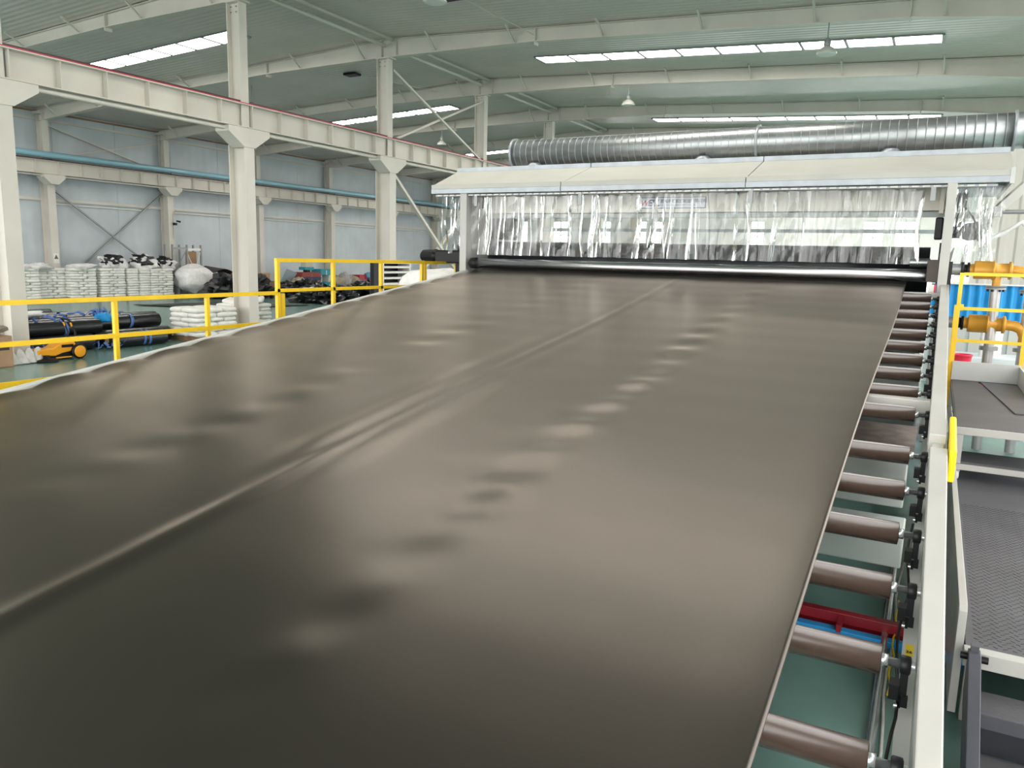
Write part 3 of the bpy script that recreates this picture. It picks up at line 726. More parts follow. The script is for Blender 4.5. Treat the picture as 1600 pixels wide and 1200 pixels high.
for i in range(4):
    strip_mesh(-8.0+i*.10, .17, 2.47+rs.uniform(-.02, .1), 3.47, 12.12+.05*(i % 2), 600+i, 2.4, swing=rs.uniform(-.08, .05), narrow=.5).build('strip', 'clear_film', cu)

# ------------------------------------------------------------------ drive motor left of the stand
t = thing('drive_motor', 'black cylindrical servo motor left of the machine frame', 'motor', (-8.6, 13.2, 2.4))
MB().lathe((-9.25, 13.2, 2.41), (1, 0, 0), [(0, .08), (.05, .125), (.30, .13), (.31, .14), (.36, .14), (.37, .125), (1.2, .125), (1.55, .14)], 24).build('housing', 'black_metal', t)
MB().box((-8.85, 13.06, 2.28), (-7.62, 13.34, 2.52)).build('gearbox', 'black_rubber', t, bevel=.02)
MB().box((-8.35, 13.1, 2.52), (-7.7, 13.3, 2.64)).build('terminal_box', 'black_metal', t, bevel=.02)
MB().box((-8.05, 13.15, 2.64), (-7.65, 13.35, 2.85)).build('valve_block', 'black_metal', t, bevel=.02)
MB().tube([(-7.9, 13.1, 2.6), (-8.0, 13.0, 2.72), (-7.75, 13.0, 2.8), (-7.66, 13.05, 2.78)], .025, 8).build('hose', 'steel_grey', t)
MB().box((-8.35, 13.05, 0), (-8.0, 13.35, 2.28)).build('pedestal', 'black_metal', t)
t = thing('wrapped_bale', 'large white wrapped bag with a black strap behind the raised railing', 'bag', (-10.2, 15.2, 0))
def lump(c, r_, seed, amp=.15, fr=1.6, nu=20, nv=12, p=.75, flat=True, hf=.0):
    def fn(u, v):
        a = 2*PI*u; e = -PI/2 + PI*v
        cx, sx = math.cos(a), math.sin(a); ce, se = math.cos(e), math.sin(e)
        q = lambda t_: math.copysign(abs(t_)**p, t_)
        d = Vector((q(ce)*q(cx), q(ce)*q(sx), q(se)))
        k_ = 1 + amp*noise.noise(d*fr + Vector((seed*3.1, seed*1.7, seed))) + hf*noise.noise(d*fr*3.3 + Vector((seed, seed*2.2, 4)))
        z = c[2] + d.z*r_[2]*k_
        return (c[0] + d.x*r_[0]*k_, c[1] + d.y*r_[1]*k_, max(z, .0) if flat else z)
    return MB().grid(fn, nu, nv)
lump((-10.2, 15.2, 1.05), (.9, 1.0, 1.08), 3, .15).build('wrap', 'white_film', t); MB().box((-9.34, 15.0, .1), (-9.26, 15.1, 2.1)).build('strap', 'black_rubber', t)

# ------------------------------------------------------------------ left gangway with yellow railings
t = thing('gangway', 'grey steel gangway beside the left edge of the sheet', 'walkway', (-8.3, 6, 0))
MB().box((-8.62, .8, .80), (-8.25, 8.45, .86)).build('low_deck', 'grey_plate', t); MB().box((-8.62, 8.46, 1.33), (-8.40, 13.6, 1.39)).build('high_deck', 'grey_plate', t)
for y in (1.2, 4.5, 8.3): MB().box((-8.58, y-.04, 0), (-8.5, y+.04, .8)).build('leg', 'machine_white', t)
for y in (8.7, 11.2, 13.4): MB().box((-8.58, y-.04, 0), (-8.5, y+.04, 1.33)).build('leg', 'machine_white', t)
t = thing('low_railing', 'yellow tube railing, lower section at left beside the sheet', 'railing', (-8.6, 5, .86))
RXX = -8.6
ylo = [1.8, 3.1, 4.42, 5.92, 7.27]
for y in ylo: MB().box((RXX-.025, y-.025, .861), (RXX+.025, y+.025, 1.785)).build('post', 'yellow_paint', t)
for z in (1.81, 1.37): MB().box((RXX-.026, 1.7, z-.026), (RXX+.026, 8.53, z+.026)).build('rail', 'yellow_paint', t)
MB().box((RXX-.01, 1.7, .87), (RXX+.01, 8.40, .97)).build('toe_board', 'yellow_paint', t)
t = thing('high_railing', 'yellow tube railing, raised section left of the machine mouth', 'railing', (-8.6, 11, 1.39))
for y in (8.56, 9.78, 11.02, 12.26, 12.36, 13.46): MB().box((RXX-.027, y-.027, 1.391), (RXX+.027, y+.027, 2.265)).build('post', 'yellow_paint', t)
MB().box((RXX-.027, 8.53, 2.265), (RXX+.027, 12.31, 2.32)).build('rail', 'yellow_paint', t); MB().box((RXX-.027, 12.32, 2.255), (RXX+.027, 13.49, 2.31)).build('rail', 'yellow_paint', t)
MB().box((RXX-.027, 8.53, 1.82), (RXX+.027, 12.3, 1.87)).build('rail', 'yellow_paint', t)
MB().box((RXX-.027, 8.62, .861), (RXX+.027, 8.68, 1.80)).build('stair_post', 'yellow_paint', t)

# ------------------------------------------------------------------ right side: walkway, kick plate, steps, stand
t = thing('side_walkway', 'grey checker plate walkway right of the white rail', 'walkway', (.9, 6.5, 0))
MB().box((.31, 4.40, .44), (1.7, 8.75, .50)).build('deck', 'grey_plate', t)
MB().box((.30, 4.33, .42), (1.7, 4.40, .505)).build('end_trim', 'machine_white', t, bevel=.004)
b = MB(); b.prism([(4.40, .12), (4.40, .68), (4.44, .70), (9.2, .70), (9.2, .30), (5.4, .12)], 0, .262, .30); b.build('kick_plate', 'machine_white', t, bevel=.003)
for y in (4.6, 8.6):
    for x in (.36, 1.6): MB().box((x-.03, y-.03, 0), (x+.03, y+.03, .44)).build('leg', 'machine_white', t)
# raised tread pattern, real lozenges near the camera
loz = []
row = 0; y = 4.45
pm = MB()
while y < 7.2:
    x = .36 + (row % 2)*.021
    while x < 1.15:
        a = .6 if (int(x/.042)+row) % 2 else -.6
        pm.beam((x-.011*math.cos(a), y-.011*math.sin(a), .5012), (x+.011*math.cos(a), y+.011*math.sin(a), .5012), .0045, .0024, (-math.sin(a), math.cos(a), 0))
        x += .042
    y += .03; row += 1
o = pm.build('tread_pattern', 'dark_plate', t); o['kind'] = 'stuff'
t = thing('access_steps', 'dark grey checker plate steps at the lower right corner', 'steps', (.7, 3.9, 0))
for i, (ya, yb, z) in enumerate(((4.05, 4.28, .335), (3.72, 3.98, .165))):
    MB().box((.375, ya, z-.035), (1.5, yb, z)).build('tread', 'grey_plate', t, bevel=.006)
    MB().box((.375, ya-.012, z-.07), (1.5, ya, z-.002)).build('nosing', 'dark_plate', t)
MB().box((.375, 4.285, 0), (1.5, 4.30, .32)).build('riser', 'dark_plate', t); MB().box((.375, 3.985, 0), (1.5, 4.0, .155)).build('riser', 'dark_plate', t)
b = MB(); b.prism([(4.31, .30), (4.31, .53), (4.24, .53), (3.3, .06), (3.3, 0), (3.75, 0)], 0, .315, .37); b.build('stringer', 'dark_plate', t, bevel=.004)
for y, x in ((4.30, .295), (4.29, .385)): MB().lathe((x-.01, y, .49), (1, 0, 0), [(0, .018), (.03, .018)], 12).build('bolt', 'black_rubber', t)
MB().box((.325, 4.27, .5), (.36, 4.32, .56)).build('hook', 'dark_plate', t)
# rolling work stand
t = thing('work_stand', 'white rolling work stand with dark grey plate top and casters', 'stand', (.7, 9.5, .5))
SX0, SX1, SY0, SY1 = .275, 1.25, 8.0, 11.45
MB().box((SX0+.01, SY0+.01, .985), (SX1, SY1, 1.0)).build('top_plate', 'grey_plate', t)
b = MB(); b.box((SX0, SY0-.005, .925), (SX1, SY0+.04, .995)); b.box((SX0, SY0+.04, .925), (SX0+.03, SY1, .984)); b.build('top_frame', 'machine_white', t, bevel=.004)
for x, y in ((SX0+.035, SY0+.03), (SX0+.035, SY1-.05), (SX1-.05, SY0+.03), (SX1-.05, SY1-.05)):
    MB().box((x-.035, y-.035, .66), (x+.035, y+.035, .924)).build('leg', 'machine_white', t)
MB().box((SX0+.02, SY0+.01, .655), (SX1, SY0+.5, .675)).build('shelf', 'grey_plate', t)
b = MB(); b.box((SX0, SY0-.005, .60), (SX1, SY0+.04, .654)); b.box((SX0, SY0+.04, .60), (SX0+.04, SY1, .654)); b.build('base_frame', 'machine_white', t, bevel=.004)
for x, y in ((SX0+.05, SY0+.05), (SX0+.05, SY1-.05), (SX1-.05, SY0+.05)):
    w_ = MB().lathe((x-.02, y, .542), (1, 0, 0), [(0, .030), (.005, .04), (.035, .04), (.04, .030)], 18).build('caster', 'label_white', t)
    MB().box((x-.025, y-.02, .575), (x+.025, y+.02, .60)).build('fork', 'shaft_steel', w_)
MB().box((SX0, SY1-.02, 1.0), (1.02, SY1, 1.24)).build('back_panel', 'panel_white', t, bevel=.004)
MB().box((1.0, 10.2, 1.0), (1.02, SY1-.02, 1.22)).build('side_panel', 'panel_white', t, bevel=.004)
MB().prism([(.60, 11.3), (.98, 11.2), (1.0, 9.4), (.88, 9.0), (.80, 9.0)], 2, 1.002, 1.012).build('loose_plate', 'dark_plate', t)
MB().box((.58, 11.25, 1.002), (.70, 11.33, 1.01)).build('rubber_scrap', 'black_rubber', t)
MB().box((.60, 11.0, 1.0005), (.68, 11.05, 1.002)).build('red_mark', 'bright_red', t)
# water pipes and rotary unions
def union(z, x1, label, x0=.16):
    t = thing('rotary_union', label, 'pipe fitting', (.5, 12.0, z))
    MB().lathe((x0, 12.0, z), (1, 0, 0), [(0, .075), (.10, .075)], 20).build('shaft_end', 'steel_grey', t)
    MB().lathe((x0+.10, 12.0, z), (1, 0, 0), [(0, .10), (.035, .10), (.035, .07), (.07, .07), (.07, .095), (.10, .095)], 20).build('clamp', 'black_metal', t)
    MB().lathe((x0+.20, 12.0, z), (1, 0, 0), [(0, .075), (.05, .075), (.05, .115), (.062, .118), (.26, .118), (.262, .13), (.285, .13), (.287, .09), (.44, .09), (.44, .115), (.47, .115), (.48, .085)], 28).build('body', 'brass', t)
    pts = [(x0+.67, 12.0, z), (x0+.78, 12.0, z-.01), (x0+.86, 12.0, z-.05), (x0+.90, 12.0, z-.14), (x0+.90, 12.0, z-.24)]
    MB().tube(pts, .068, 16).build('elbow', 'brass', t)
    MB().tube([(x0+.52, 12.0, z-.08), (x0+.52, 12.0, z-.20)], .05, 14).build('branch', 'brass', t)
    return t
union(2.40, 0, 'upper ochre rotary water joint with elbow right of the machine')
union(1.70, 0, 'lower ochre rotary water joint behind the yellow cage')
for x, lab, zt in ((.68, 'grey vertical water pipe below the upper ochre joint', 2.20), (1.06, 'grey vertical water pipe nearest the right picture edge', 2.16)):
    y = 11.98 if x < .9 else 12.0
    t = thing('water_pipe', lab, 'pipe', (x, y, 0), 'grey water pipes')
    yy_ = y-.0
    MB().tube([(x, yy_, .02), (x, yy_, zt-.045)], .062, 18).build('pipe', 'pipe_grey', t)
    MB().lathe((x, yy_, zt-.045), (0, 0, 1), [(0, .115), (.02, .115), (.02, .10), (.028, .10), (.028, .115), (.045, .115)], 24).build('flange', 'steel_grey', t)
    MB().lathe((x, yy_, 1.36), (0, 0, 1), [(0, .11), (.02, .11), (.026, .11), (.045, .11)], 24).build('flange', 'steel_grey', t)
    for k in range(6):
        a = k*PI/3
        MB().lathe((x+.088*math.cos(a), yy_+.088*math.sin(a), zt-.075), (0, 0, 1), [(0, .014), (.03, .014)], 8).build('bolt', 'black_metal', t)
# yellow cage
t = thing('pipe_cage', 'yellow square tube cage in front of the ochre joints', 'railing', (.6, 11.55, 1.0))
cy = 11.52
for x in (.27, 1.02):
    MB().box((x-.022, cy-.022, .6), (x+.022, cy+.022, 2.36)).build('post', 'yellow_paint', t)
MB().box((.225, cy-.05, .6), (.247, cy+.03, 1.95)).build('channel', 'yellow_paint', t)
for z in (2.345, 1.91, 1.50): MB().box((.292, cy-.018, z-.02), (1.6, cy+.018, z+.02)).build('rail', 'yellow_paint', t)
MB().box((.24, cy+.02, 1.88), (.33, cy+.06, 1.96)).build('gusset', 'yellow_paint', t)
b = MB(); b.beam((1.02, cy, 1.52), (1.4, cy+.1, 1.3), .04, .04); b.build('diagonal', 'yellow_paint', t)
# black motor and cable behind the right strips
t = thing('roll_motor', 'black motor with looped cable behind the right hand strips', 'motor', (.32, 12.9, 2.9))
MB().lathe((.32, 12.75, 2.92), (.35, 1, .1), [(0, .05), (.02, .125), (.3, .125), (.32, .10)], 24).build('housing', 'black_metal', t)
MB().tube([(.14, 12.8, 2.9), (.17, 12.7, 3.16), (.24, 12.7, 3.26), (.36, 12.7, 3.1), (.46, 12.72, 2.9), (.44, 12.75, 2.8)], .014, 8).build('cable', 'black_rubber', t)
MB().box((.42, 12.74, 2.82), (.49, 12.8, 2.95)).build('plug', 'black_metal', t)
MB().box((.10, 12.8, 2.84), (.22, 12.95, 3.0)).build('mount', 'black_metal', t)
t = thing('limit_switch', 'small black box on the stand top right of the white post', 'switch', (.21, 12.8, 3.37))
MB().box((.10, 12.75, 3.29), (.26, 12.85, 3.46)).build('body', 'black_metal', t, bevel=.01); MB().lathe((.2, 12.8, 3.2), (0, 0, 1), [(0, .05), (.09, .07)], 12).build('cap', 'black_metal', t)
# boom arm and pipes at right edge
t = thing('support_arm', 'thick white arm rising diagonally at the right picture edge', 'beam', (.9, 13.2, 3.4))
MB().beam((.66, 13.0, 3.25), (1.5, 13.3, 4.2), .10, .12).build('arm', 'machine_white', t, bevel=.01)
MB().box((.60, 12.9, 3.14), (.70, 13.05, 3.28)).build('foot', 'machine_white', t); MB().box((.1, 12.95, 3.12), (.62, 13.05, 3.2)).build('bracket', 'machine_white', t)
o = MB().tube([(.62, 13.2, 3.22), (1.9, 13.2, 3.22)], .03, 12).build('grey_pipe', 'steel_grey', at=(1, 13.2, 3.2)); tag(o, 'thin grey horizontal pipe at the right picture edge', 'pipe')
o = MB().tube([(.58, 13.6, 2.84), (.8, 13.6, 2.95), (1.0, 13.6, 3.10), (1.15, 13.6, 2.9)], .035, 12).build('wrapped_pipe', 'white_film', at=(.9, 13.6, 2.9)); tag(o, 'white wrapped pipe bending down beside the ribbed partition', 'pipe')

# ------------------------------------------------------------------ right background: blue barrier, partition
t = thing('blue_barrier', 'bright blue corrugated sheet barrier behind the yellow cage', 'barrier', (1.5, 19.0, 0))
def corr(u, v): return (-.1 + u*3.3, 19.0 + .03*math.sin(u*3.3/.19*2*PI), 1.35 + v*.74)
MB().grid(corr, 160, 1).build('sheet', 'blue_paint', t); MB().box((-.1, 18.94, 2.09), (3.2, 19.06, 2.12)).build('top_trim', 'label_white', t)
MB().box((-.1, 18.95, 0), (3.2, 19.05, 1.36)).build('base_panel', 'pale_machine', t)
for i in range(5): MB().box((.0+i*.7, 18.90, .05), (.62+i*.7, 18.945, 1.3)).build('panel', 'panel_white', t)
def ribw(u, v): return (.7 + u*2.7, 23.0 + .035*max(-.6, min(.6, 1.4*math.sin(u*2.7/.36*2*PI))), v*6.0)
o = MB().grid(ribw, 180, 1, False).build('wall_partition', 'steel_white', at=(2, 23, 0)); struct(o)
t = thing('white_filter_unit', 'pale machine cabinet low behind the yellow cage', 'machine', (1.0, 15.2, 0))
MB().box((.35, 14.9, 0), (1.9, 15.7, .98)).build('cabinet', 'pale_machine', t, bevel=.02); MB().box((.5, 14.88, .2), (.95, 14.9, .85)).build('door', 'panel_white', t); MB().box((1.05, 14.88, .2), (1.5, 14.9, .85)).build('door', 'panel_white', t)
MB().lathe((.95, 15.1, .98), (0, 0, 1), [(0, .09), (.4, .09), (.4, .06), (.55, .06)], 16).build('canister', 'label_white', t); MB().lathe((.78, 15.1, .98), (0, 0, 1), [(0, .06), (.5, .06), (.5, .04), (.62, .04)], 16).build('canister', 'label_white', t)
t = thing('red_tub', 'bright red plastic tub behind the yellow cage post', 'tub', (.42, 13.4, 1.0))
b = MB(); b.lathe((.44, 13.4, 1.0), (0, 0, 1), [(0, .11), (.13, .13), (.13, .14), (.15, .14), (.15, .12), (.02, .10)], 24); b.build('body', 'bright_red', t)
MB().box((.25, 13.1, 0), (.85, 13.8, .995)).build('tub_support', 'pale_machine', at=(.5, 13.4, 0))
o = bpy.data.objects['tub_support']; o.name = 'pale_pedestal'; tag(o, 'pale pedestal under the bright red tub', 'pedestal')

# ------------------------------------------------------------------ sacks on pallets
def sack_mesh(name, lx, ly, lz, material, seed):
    r_ = random.Random(seed)
    def fn(u, v):
        a = 2*PI*u; e = -PI/2+PI*v
        q = lambda t_, p: math.copysign(abs(t_)**p, t_)
        ce, se = math.cos(e), math.sin(e)
        d = (q(ce, .45)*q(math.cos(a), .35), q(ce, .45)*q(math.sin(a), .35), q(se, .55))
        k_ = noise.noise(Vector((d[0]*2+seed, d[1]*2, d[2]*2)))*.05
        edge = max(abs(d[0]), abs(d[1])); pinch = 1-.28*max(0, edge-.75)/.25
        return (d[0]*lx/2*(1+k_*.5), d[1]*ly/2*(1+k_*.5), d[2]*lz/2*(pinch+k_))
    return shared(MB().grid(fn, 20, 8), name, material)
def pallet(name, label, cx, cy, w, d, material, group):
    t = thing(name, label, 'pallet', (cx, cy, 0), group)
    sl = shared(MB().box((-d/2, -.05, .10), (d/2, .05, .12)), 'deck_board', material)
    n = 7
    for i in range(n): inst(sl, 'deck_board', t, (cx, cy-w/2+.06+i*(w-.12)/(n-1), 0))
    bl = shared(MB().box((-d/2, -.06, .0), (d/2, .06, .10)), 'runner', material)
    for i in range(3): inst(bl, 'runner', t, (cx, cy-w/2+.08+i*(w-.16)/2, 0))
    return t
SM = [sack_mesh('sack_a', .44, .66, .155, 'sack_far', 1), sack_mesh('sack_b', .44, .66, .15, 'sack_far', 2)]
SE = [sack_mesh('sack_c', .66, .44, .155, 'sack_far', 3), sack_mesh('sack_d', .66, .44, .15, 'sack_far', 4)]
rb = random.Random(21)
stacks = [(-34.6, 19.75, 11, 'leftmost'), (-34.95, 21.15, 11, 'second'), (-34.55, 22.35, 11, 'third'), (-34.55, 23.85, 11, 'fourth'), (-34.6, 25.25, 11, 'fifth'), (-34.55, 26.55, 11, 'sixth, right end')]
LH = .122
for si, (fx, cy, nl, nm) in enumerate(stacks):
    pallet('shipping_pallet', 'red pallet under the %s sack stack by the grey wall' % nm, fx-.62, cy, 1.3, 1.2, 'red_pallet', 'pallets by the wall')
    for L in range(nl):
        z = .12 + LH*(L+.5); frm = nl-L
        if L % 2 == 0 or si == 4:
            row = [(-.33, 'left'), (.33, 'right')]; ms = SM; dx = .22
        else:
            row = [(-.44, 'left'), (0, 'middle'), (.44, 'right')]; ms = SE; dx = .33
        for dy, side in row:
            o = inst(rb.choice(ms), 'plastic_sack', None, (fx-dx+rb.uniform(-.03, .03), cy+dy+rb.uniform(-.02, .02), z), (rb.uniform(-.03, .03), rb.uniform(-.04, .04), rb.uniform(-.07, .07)))
            tag(o, 'white sack, %s of the %s layer from the top, %s stack by wall' % (side, ORD[frm-1], nm), 'sack', 'sacks stacked by the grey wall')
    for dy, side in ((-.33, 'left'), (.33, 'right')):
        o = inst(rb.choice(SM), 'plastic_sack', None, (fx-.70, cy+dy, .12+LH*(nl-.5)), (0, 0, rb.uniform(-.1, .1)))
        tag(o, 'white sack, rear %s on top of the %s stack by the grey wall' % (side, nm), 'sack', 'sacks stacked by the grey wall')
# near stacks
SN = [sack_mesh('sack_e', .44, .70, .15, 'sack_clean', 5), sack_mesh('sack_f', .44, .70, .15, 'sack_clean', 6)]
SP = [sack_mesh('sack_g', .70, .44, .15, 'sack_clean', 7), sack_mesh('sack_h', .70, .44, .15, 'sack_clean', 8)]
def near_stack(cx, cy, nl, nm, rotz):
    pallet('shipping_pallet', 'brown wooden pallet under %s' % nm, cx, cy, 1.34, 1.2, 'wood', 'pallets behind the low railing')
    for L in range(nl):
        z = .12+.128*(L+.5)
        if L % 2 == 0: lay = [(.36, -.34, SN, 'front left'), (.36, .36, SN, 'front right'), (-.20, -.47, SP, 'side'), (-.2, .0, SP, 'middle'), (-.2, .46, SP, 'rear')]
        else: lay = [(.22, -.47, SP, 'front left'), (.22, 0, SP, 'front middle'), (.22, .47, SP, 'front right'), (-.36, -.34, SN, 'side'), (-.36, .36, SN, 'rear')]
        if L < nl-1: lay = lay[:4] if L % 2 else lay[:3]
        for dx, dy, ms, side in lay:
            o = inst(rb.choice(ms), 'plastic_sack', None, (cx+dx+rb.uniform(-.015, .015), cy+dy+rb.uniform(-.015, .015), z), (0, rb.uniform(-.03, .03), rb.uniform(-.05, .05)))
            tag(o, 'white sack, %s of the %s layer from top, %s' % (side, ORD[nl-L-1], nm), 'sack', 'sacks behind the low railing')
near_stack(-17.6, 14.75, 6, 'stack by third railing post', 0)
near_stack(-19.7, 18.1, 5, 'stack half hidden by sheet', 0)
for i, (x, y, z, nm) in enumerate(((-19.4, 18.4, .86, 'loose white sack thrown on top of the half hidden stack'), (-19.8, 17.8, .82, 'slumped white sack on the half hidden stack'))):
    o = inst(SN[i], 'plastic_sack', None, (x, y, z), (.15, -.2, .7+i)); tag(o, nm, 'sack', 'sacks behind the low railing')

# half filled bulk bags on the stacks
def bulk(x, y, z, s, seed, label):
    t = thing('bulk_bag', label, 'bag', (x, y, z), 'half filled bulk bags')
    lump((x, y, z+.24*s), (.60*s, .62*s, .34*s), seed, .55, 2.1, 22, 12, .8, False, .15).build('bag', 'white_film', t)
    lump((x+.12, y-.15*s, z+.38*s), (.45*s, .5*s, .26*s), seed+9, .8, 2.6, 18, 10, .9, False, .4).build('scrap_fill', 'scrap_black', t)
    b = MB(); b.add([(x+.1, y+.1, z+.4*s), (x+.0, y+.5*s, z+.42*s), (x-.1, y+.28*s, z+.78*s), (x+.3, y+.35*s, z+.4*s)], [(0, 1, 2), (1, 3, 2), (3, 0, 2), (0, 3, 1)]); b.build('loop_corner', 'white_film', t)
bulk(-35.2, 24.3, 1.46, .95, 1, 'torn white bulk bag with black scrap on the fourth sack stack')
bulk(-35.2, 25.9, 1.46, 1.0, 2, 'bulging white bulk bag with black scrap on the fifth sack stack')
bulk(-35.3, 27.2, 1.46, .8, 3, 'white bag of black scrap above the right end sack stack')
o = lump((-34.45, 28.35, .95), (.75, .95, .72), 5, .3, 1.7, 24, 14, .8, True, .06).build('bulk_bag', 'white_film', at=(-34.45, 28.35, 0)); tag(o, 'big round white bulk bag right of the sack stacks', 'bag', 'half filled bulk bags')
for i, (x, y, s) in enumerate(((-34.9, 19.6, .5), (-34.9, 20.5, .5), (-34.8, 22.4, .55))):
    o = lump((x, y, 1.46+.07), (.4, .6*s*1.6, .16), 30+i, .7, 2.4, 18, 8, .9, False, .3).build('wrap_film', 'white_film', at=(x, y, 1.46)); tag(o, 'crumpled clear wrap on top of the %s sack stack' % ('leftmost', 'second', 'third')[i], 'wrap', 'crumpled wrap on the stacks')

# ------------------------------------------------------------------ black film rolls with blue straps
rolls = [(-17.75, 9.9, 11.55, .19, .19, 'nearest the sweeper'), (-17.55, 11.85, 13.4, .19, .19, 'nearest, with two blue bands'), (-18.2, 9.8, 11.7, .20, .20, 'second row left'), (-18.05, 11.8, 13.9, .20, .2, 'second row right'),
         (-18.7, 9.8, 13.9, .2, .2, 'third row'), (-17.98, 9.8, 11.9, .53, .18, 'upper layer front left'), (-18.4, 9.9, 13.9, .54, .18, 'upper layer front right'), (-19.2, 10.0, 14.2, .2, .2, 'fourth row'),
         (-18.95, 10.0, 14.2, .55, .18, 'upper layer second'), (-19.7, 10.2, 14.5, .2, .2, 'fifth row'), (-19.45, 10.2, 13.6, .55, .18, 'upper layer third'), (-20.3, 10.6, 14.8, .2, .2, 'sixth row'), (-20.0, 10.6, 13.2, .55, .18, 'upper layer fourth'),
         (-21.1, 11.0, 14.9, .2, .2, 'seventh row'), (-22.0, 11.6, 14.6, .2, .2, 'eighth row'), (-23.0, 12.2, 15.2, .2, .2, 'ninth row'), (-24.2, 12.8, 15.0, .2, .2, 'tenth row'), (-25.6, 13.6, 15.3, .2, .2, 'farthest row')]
rl = random.Random(5)
def film_roll(x, ya, yb, z, r_, nm):
    t = thing('film_roll', 'black plastic film roll on the green floor, ' + nm, 'film roll', (x, ya, 0), 'black film rolls')
    a = rl.uniform(-.02, .02)
    MB().tube([(x-a, ya, z), (x+a, yb, z)], r_, 22).build('wound_film', 'film_black', t)
    MB().tube([(x-a, ya-.02, z), (x-a, ya+.05, z)], r_*.38, 14).build('core', 'cardboard', t)
    MB().tube([(x+a, yb-.05, z), (x+a, yb+.02, z)], r_*.38, 14).build('core', 'cardboard', t)
    return t
for R_ in rolls: film_roll(*R_)
def ribbon(pts, w, name, label, mt='blue_strap', side=(0, 1, 0)):
    b = MB(); vs = []
    sd = Vector(side)
    for p in pts:
        p = Vector(p); vs += [p-sd*w/2, p+sd*w/2, p+sd*w/2+Vector((.004, 0, .004)), p-sd*w/2+Vector((.004, 0, .004))]
    n = len(pts); fs = []
    for i in range(n-1):
        for k in range(4): fs.append((i*4+k, i*4+(k+1) % 4, (i+1)*4+(k+1) % 4, (i+1)*4+k))
    fs += [(0, 1, 2, 3), tuple(reversed(range((n-1)*4, n*4)))]
    b.add(vs, fs, True); o = b.build(name, mt, at=pts[0])
    return tag(o, label, 'strap', 'blue lashing straps') if label else o
def arc(x, z, r_, y, a0, a1, n=14, dy=0):
    return [(x+(r_+.006)*math.cos(a0+(a1-a0)*i/n), y+dy*i/n, z+(r_+.006)*math.sin(a0+(a1-a0)*i/n)) for i in range(n+1)]
ribbon(arc(-17.55, .19, .19, 12.75, -1.0, 2.6), .07, 'lashing_strap', 'left blue band around the nearest black roll')
ribbon(arc(-17.55, .19, .19, 12.9, -1.0, 2.6), .07, 'lashing_strap', 'right blue band around the nearest black roll')
ribbon(arc(-18.4, .54, .18, 13.0, -.9, 2.4, dy=.1), .09, 'lashing_strap', 'blue band over the upper rolls near the second post')
ribbon(arc(-17.98, .53, .18, 11.05, -1.2, 2.2, dy=-.1), .10, 'lashing_strap', 'blue band hanging behind the sweeper handle')
def tangle(cx, cy, cz, ex, ey, ez, seed, label, n=26, w=.06):
    r_ = random.Random(seed); pts = []
    for i in range(n):
        q = i/(n-1)
        pts.append((cx+ex*math.sin(q*9+seed)*r_.uniform(.4, 1), cy-ey+2*ey*q+r_.uniform(-.08, .08), cz+ez*abs(math.sin(q*13+seed))*r_.uniform(.4, 1)))
    ribbon(pts, w, 'lashing_strap', label, side=(.5, .4, .75))
tangle(-17.85, 10.55, .70, .14, .65, .16, 1, 'tangled blue strap over the left upper rolls')
tangle(-18.3, 11.6, .74, .16, .7, .16, 2, 'tangled blue strap over the middle upper rolls')
tangle(-18.3, 12.3, .76, .14, .35, .18, 6, 'tangled blue strap next to the second railing post')
tangle(-17.3, 11.75, .03, .10, .35, .22, 4, 'loose blue strap trailing onto the green floor')
tangle(-17.25, 9.98, .05, .08, .22, .30, 5, 'loose blue strap over the front of the orange sweeper', 18)
o = lump((-18.1, 12.15, .70), (.14, .2, .12), 71, .6, 2.2, 16, 8, .8, False, .2).build('blue_cloth', 'blue_paint', at=(-18.1, 12.1, .6)); tag(o, 'crumpled blue cloth on the black rolls', 'cloth')
o = lump((-19.2, 10.9, .78), (.2, .42, .08), 72, .8, 2.4, 20, 8, .8, False, .4).build('white_wrap', 'white_film', at=(-19.2, 10.9, .75)); tag(o, 'crumpled white wrap lying on the black rolls', 'wrap')

# ------------------------------------------------------------------ orange sweeper
WX, WY = -16.36, 10.38
t = thing('push_sweeper', 'orange and black push sweeper with folding handle beside the column', 'sweeper', (WX, 10.1, 0))
wh = MB().lathe((WX-.05, WY, .165), (1, 0, 0), [(0, .12), (.0, .165), (.05, .165), (.06, .12)], 28).build('wheel', 'black_rubber', t)
MB().lathe((WX+.008, WY, .165), (1, 0, 0), [(0, .125), (.012, .13), (.018, .11), (.022, .03)], 24).build('hub_cap', 'orange', wh)
MB().lathe((WX-.50, WY, .165), (1, 0, 0), [(0, .12), (.0, .165), (.05, .165), (.06, .12)], 28).build('wheel', 'black_rubber', t)
prof = [(WY-.88, .14), (WY-.86, .24), (WY-.70, .27), (WY-.55, .26), (WY-.38, .36), (WY-.18, .40), (WY-.06, .37), (WY-.02, .28), (WY-.12, .18), (WY-.35, .15), (WY-.50, .10), (WY-.70, .12)]
MB().prism(prof, 0, WX-.42, WX-.06).build('cover', 'orange', t, bevel=.02)
MB().box((WX-.40, WY-.75, .06), (WX-.08, WY-.02, .22)).build('chassis', 'black_metal', t, bevel=.02)
MB().box((WX-.062, WY-.36, .27), (WX-.052, WY-.10, .33)).build('grip_slot', 'black_rubber', t)
MB().lathe((WX-.02, WY-.72, .015), (0, 0, 1), [(0, .22), (.03, .20), (.06, .07), (.12, .05)], 24).build('disc_brush', 'black_rubber', t)
MB().box((WX-.06, WY-.50, .05), (WX-.04, WY-.16, .075)).build('lip', 'orange', t)
b = MB()
for dx in (-.1, -.36): b.tube([(WX+dx, WY-.10, .25), (WX+dx-.1, WY+.05, .55), (WX+dx-.12, WY-.02, .80)], .018, 8)
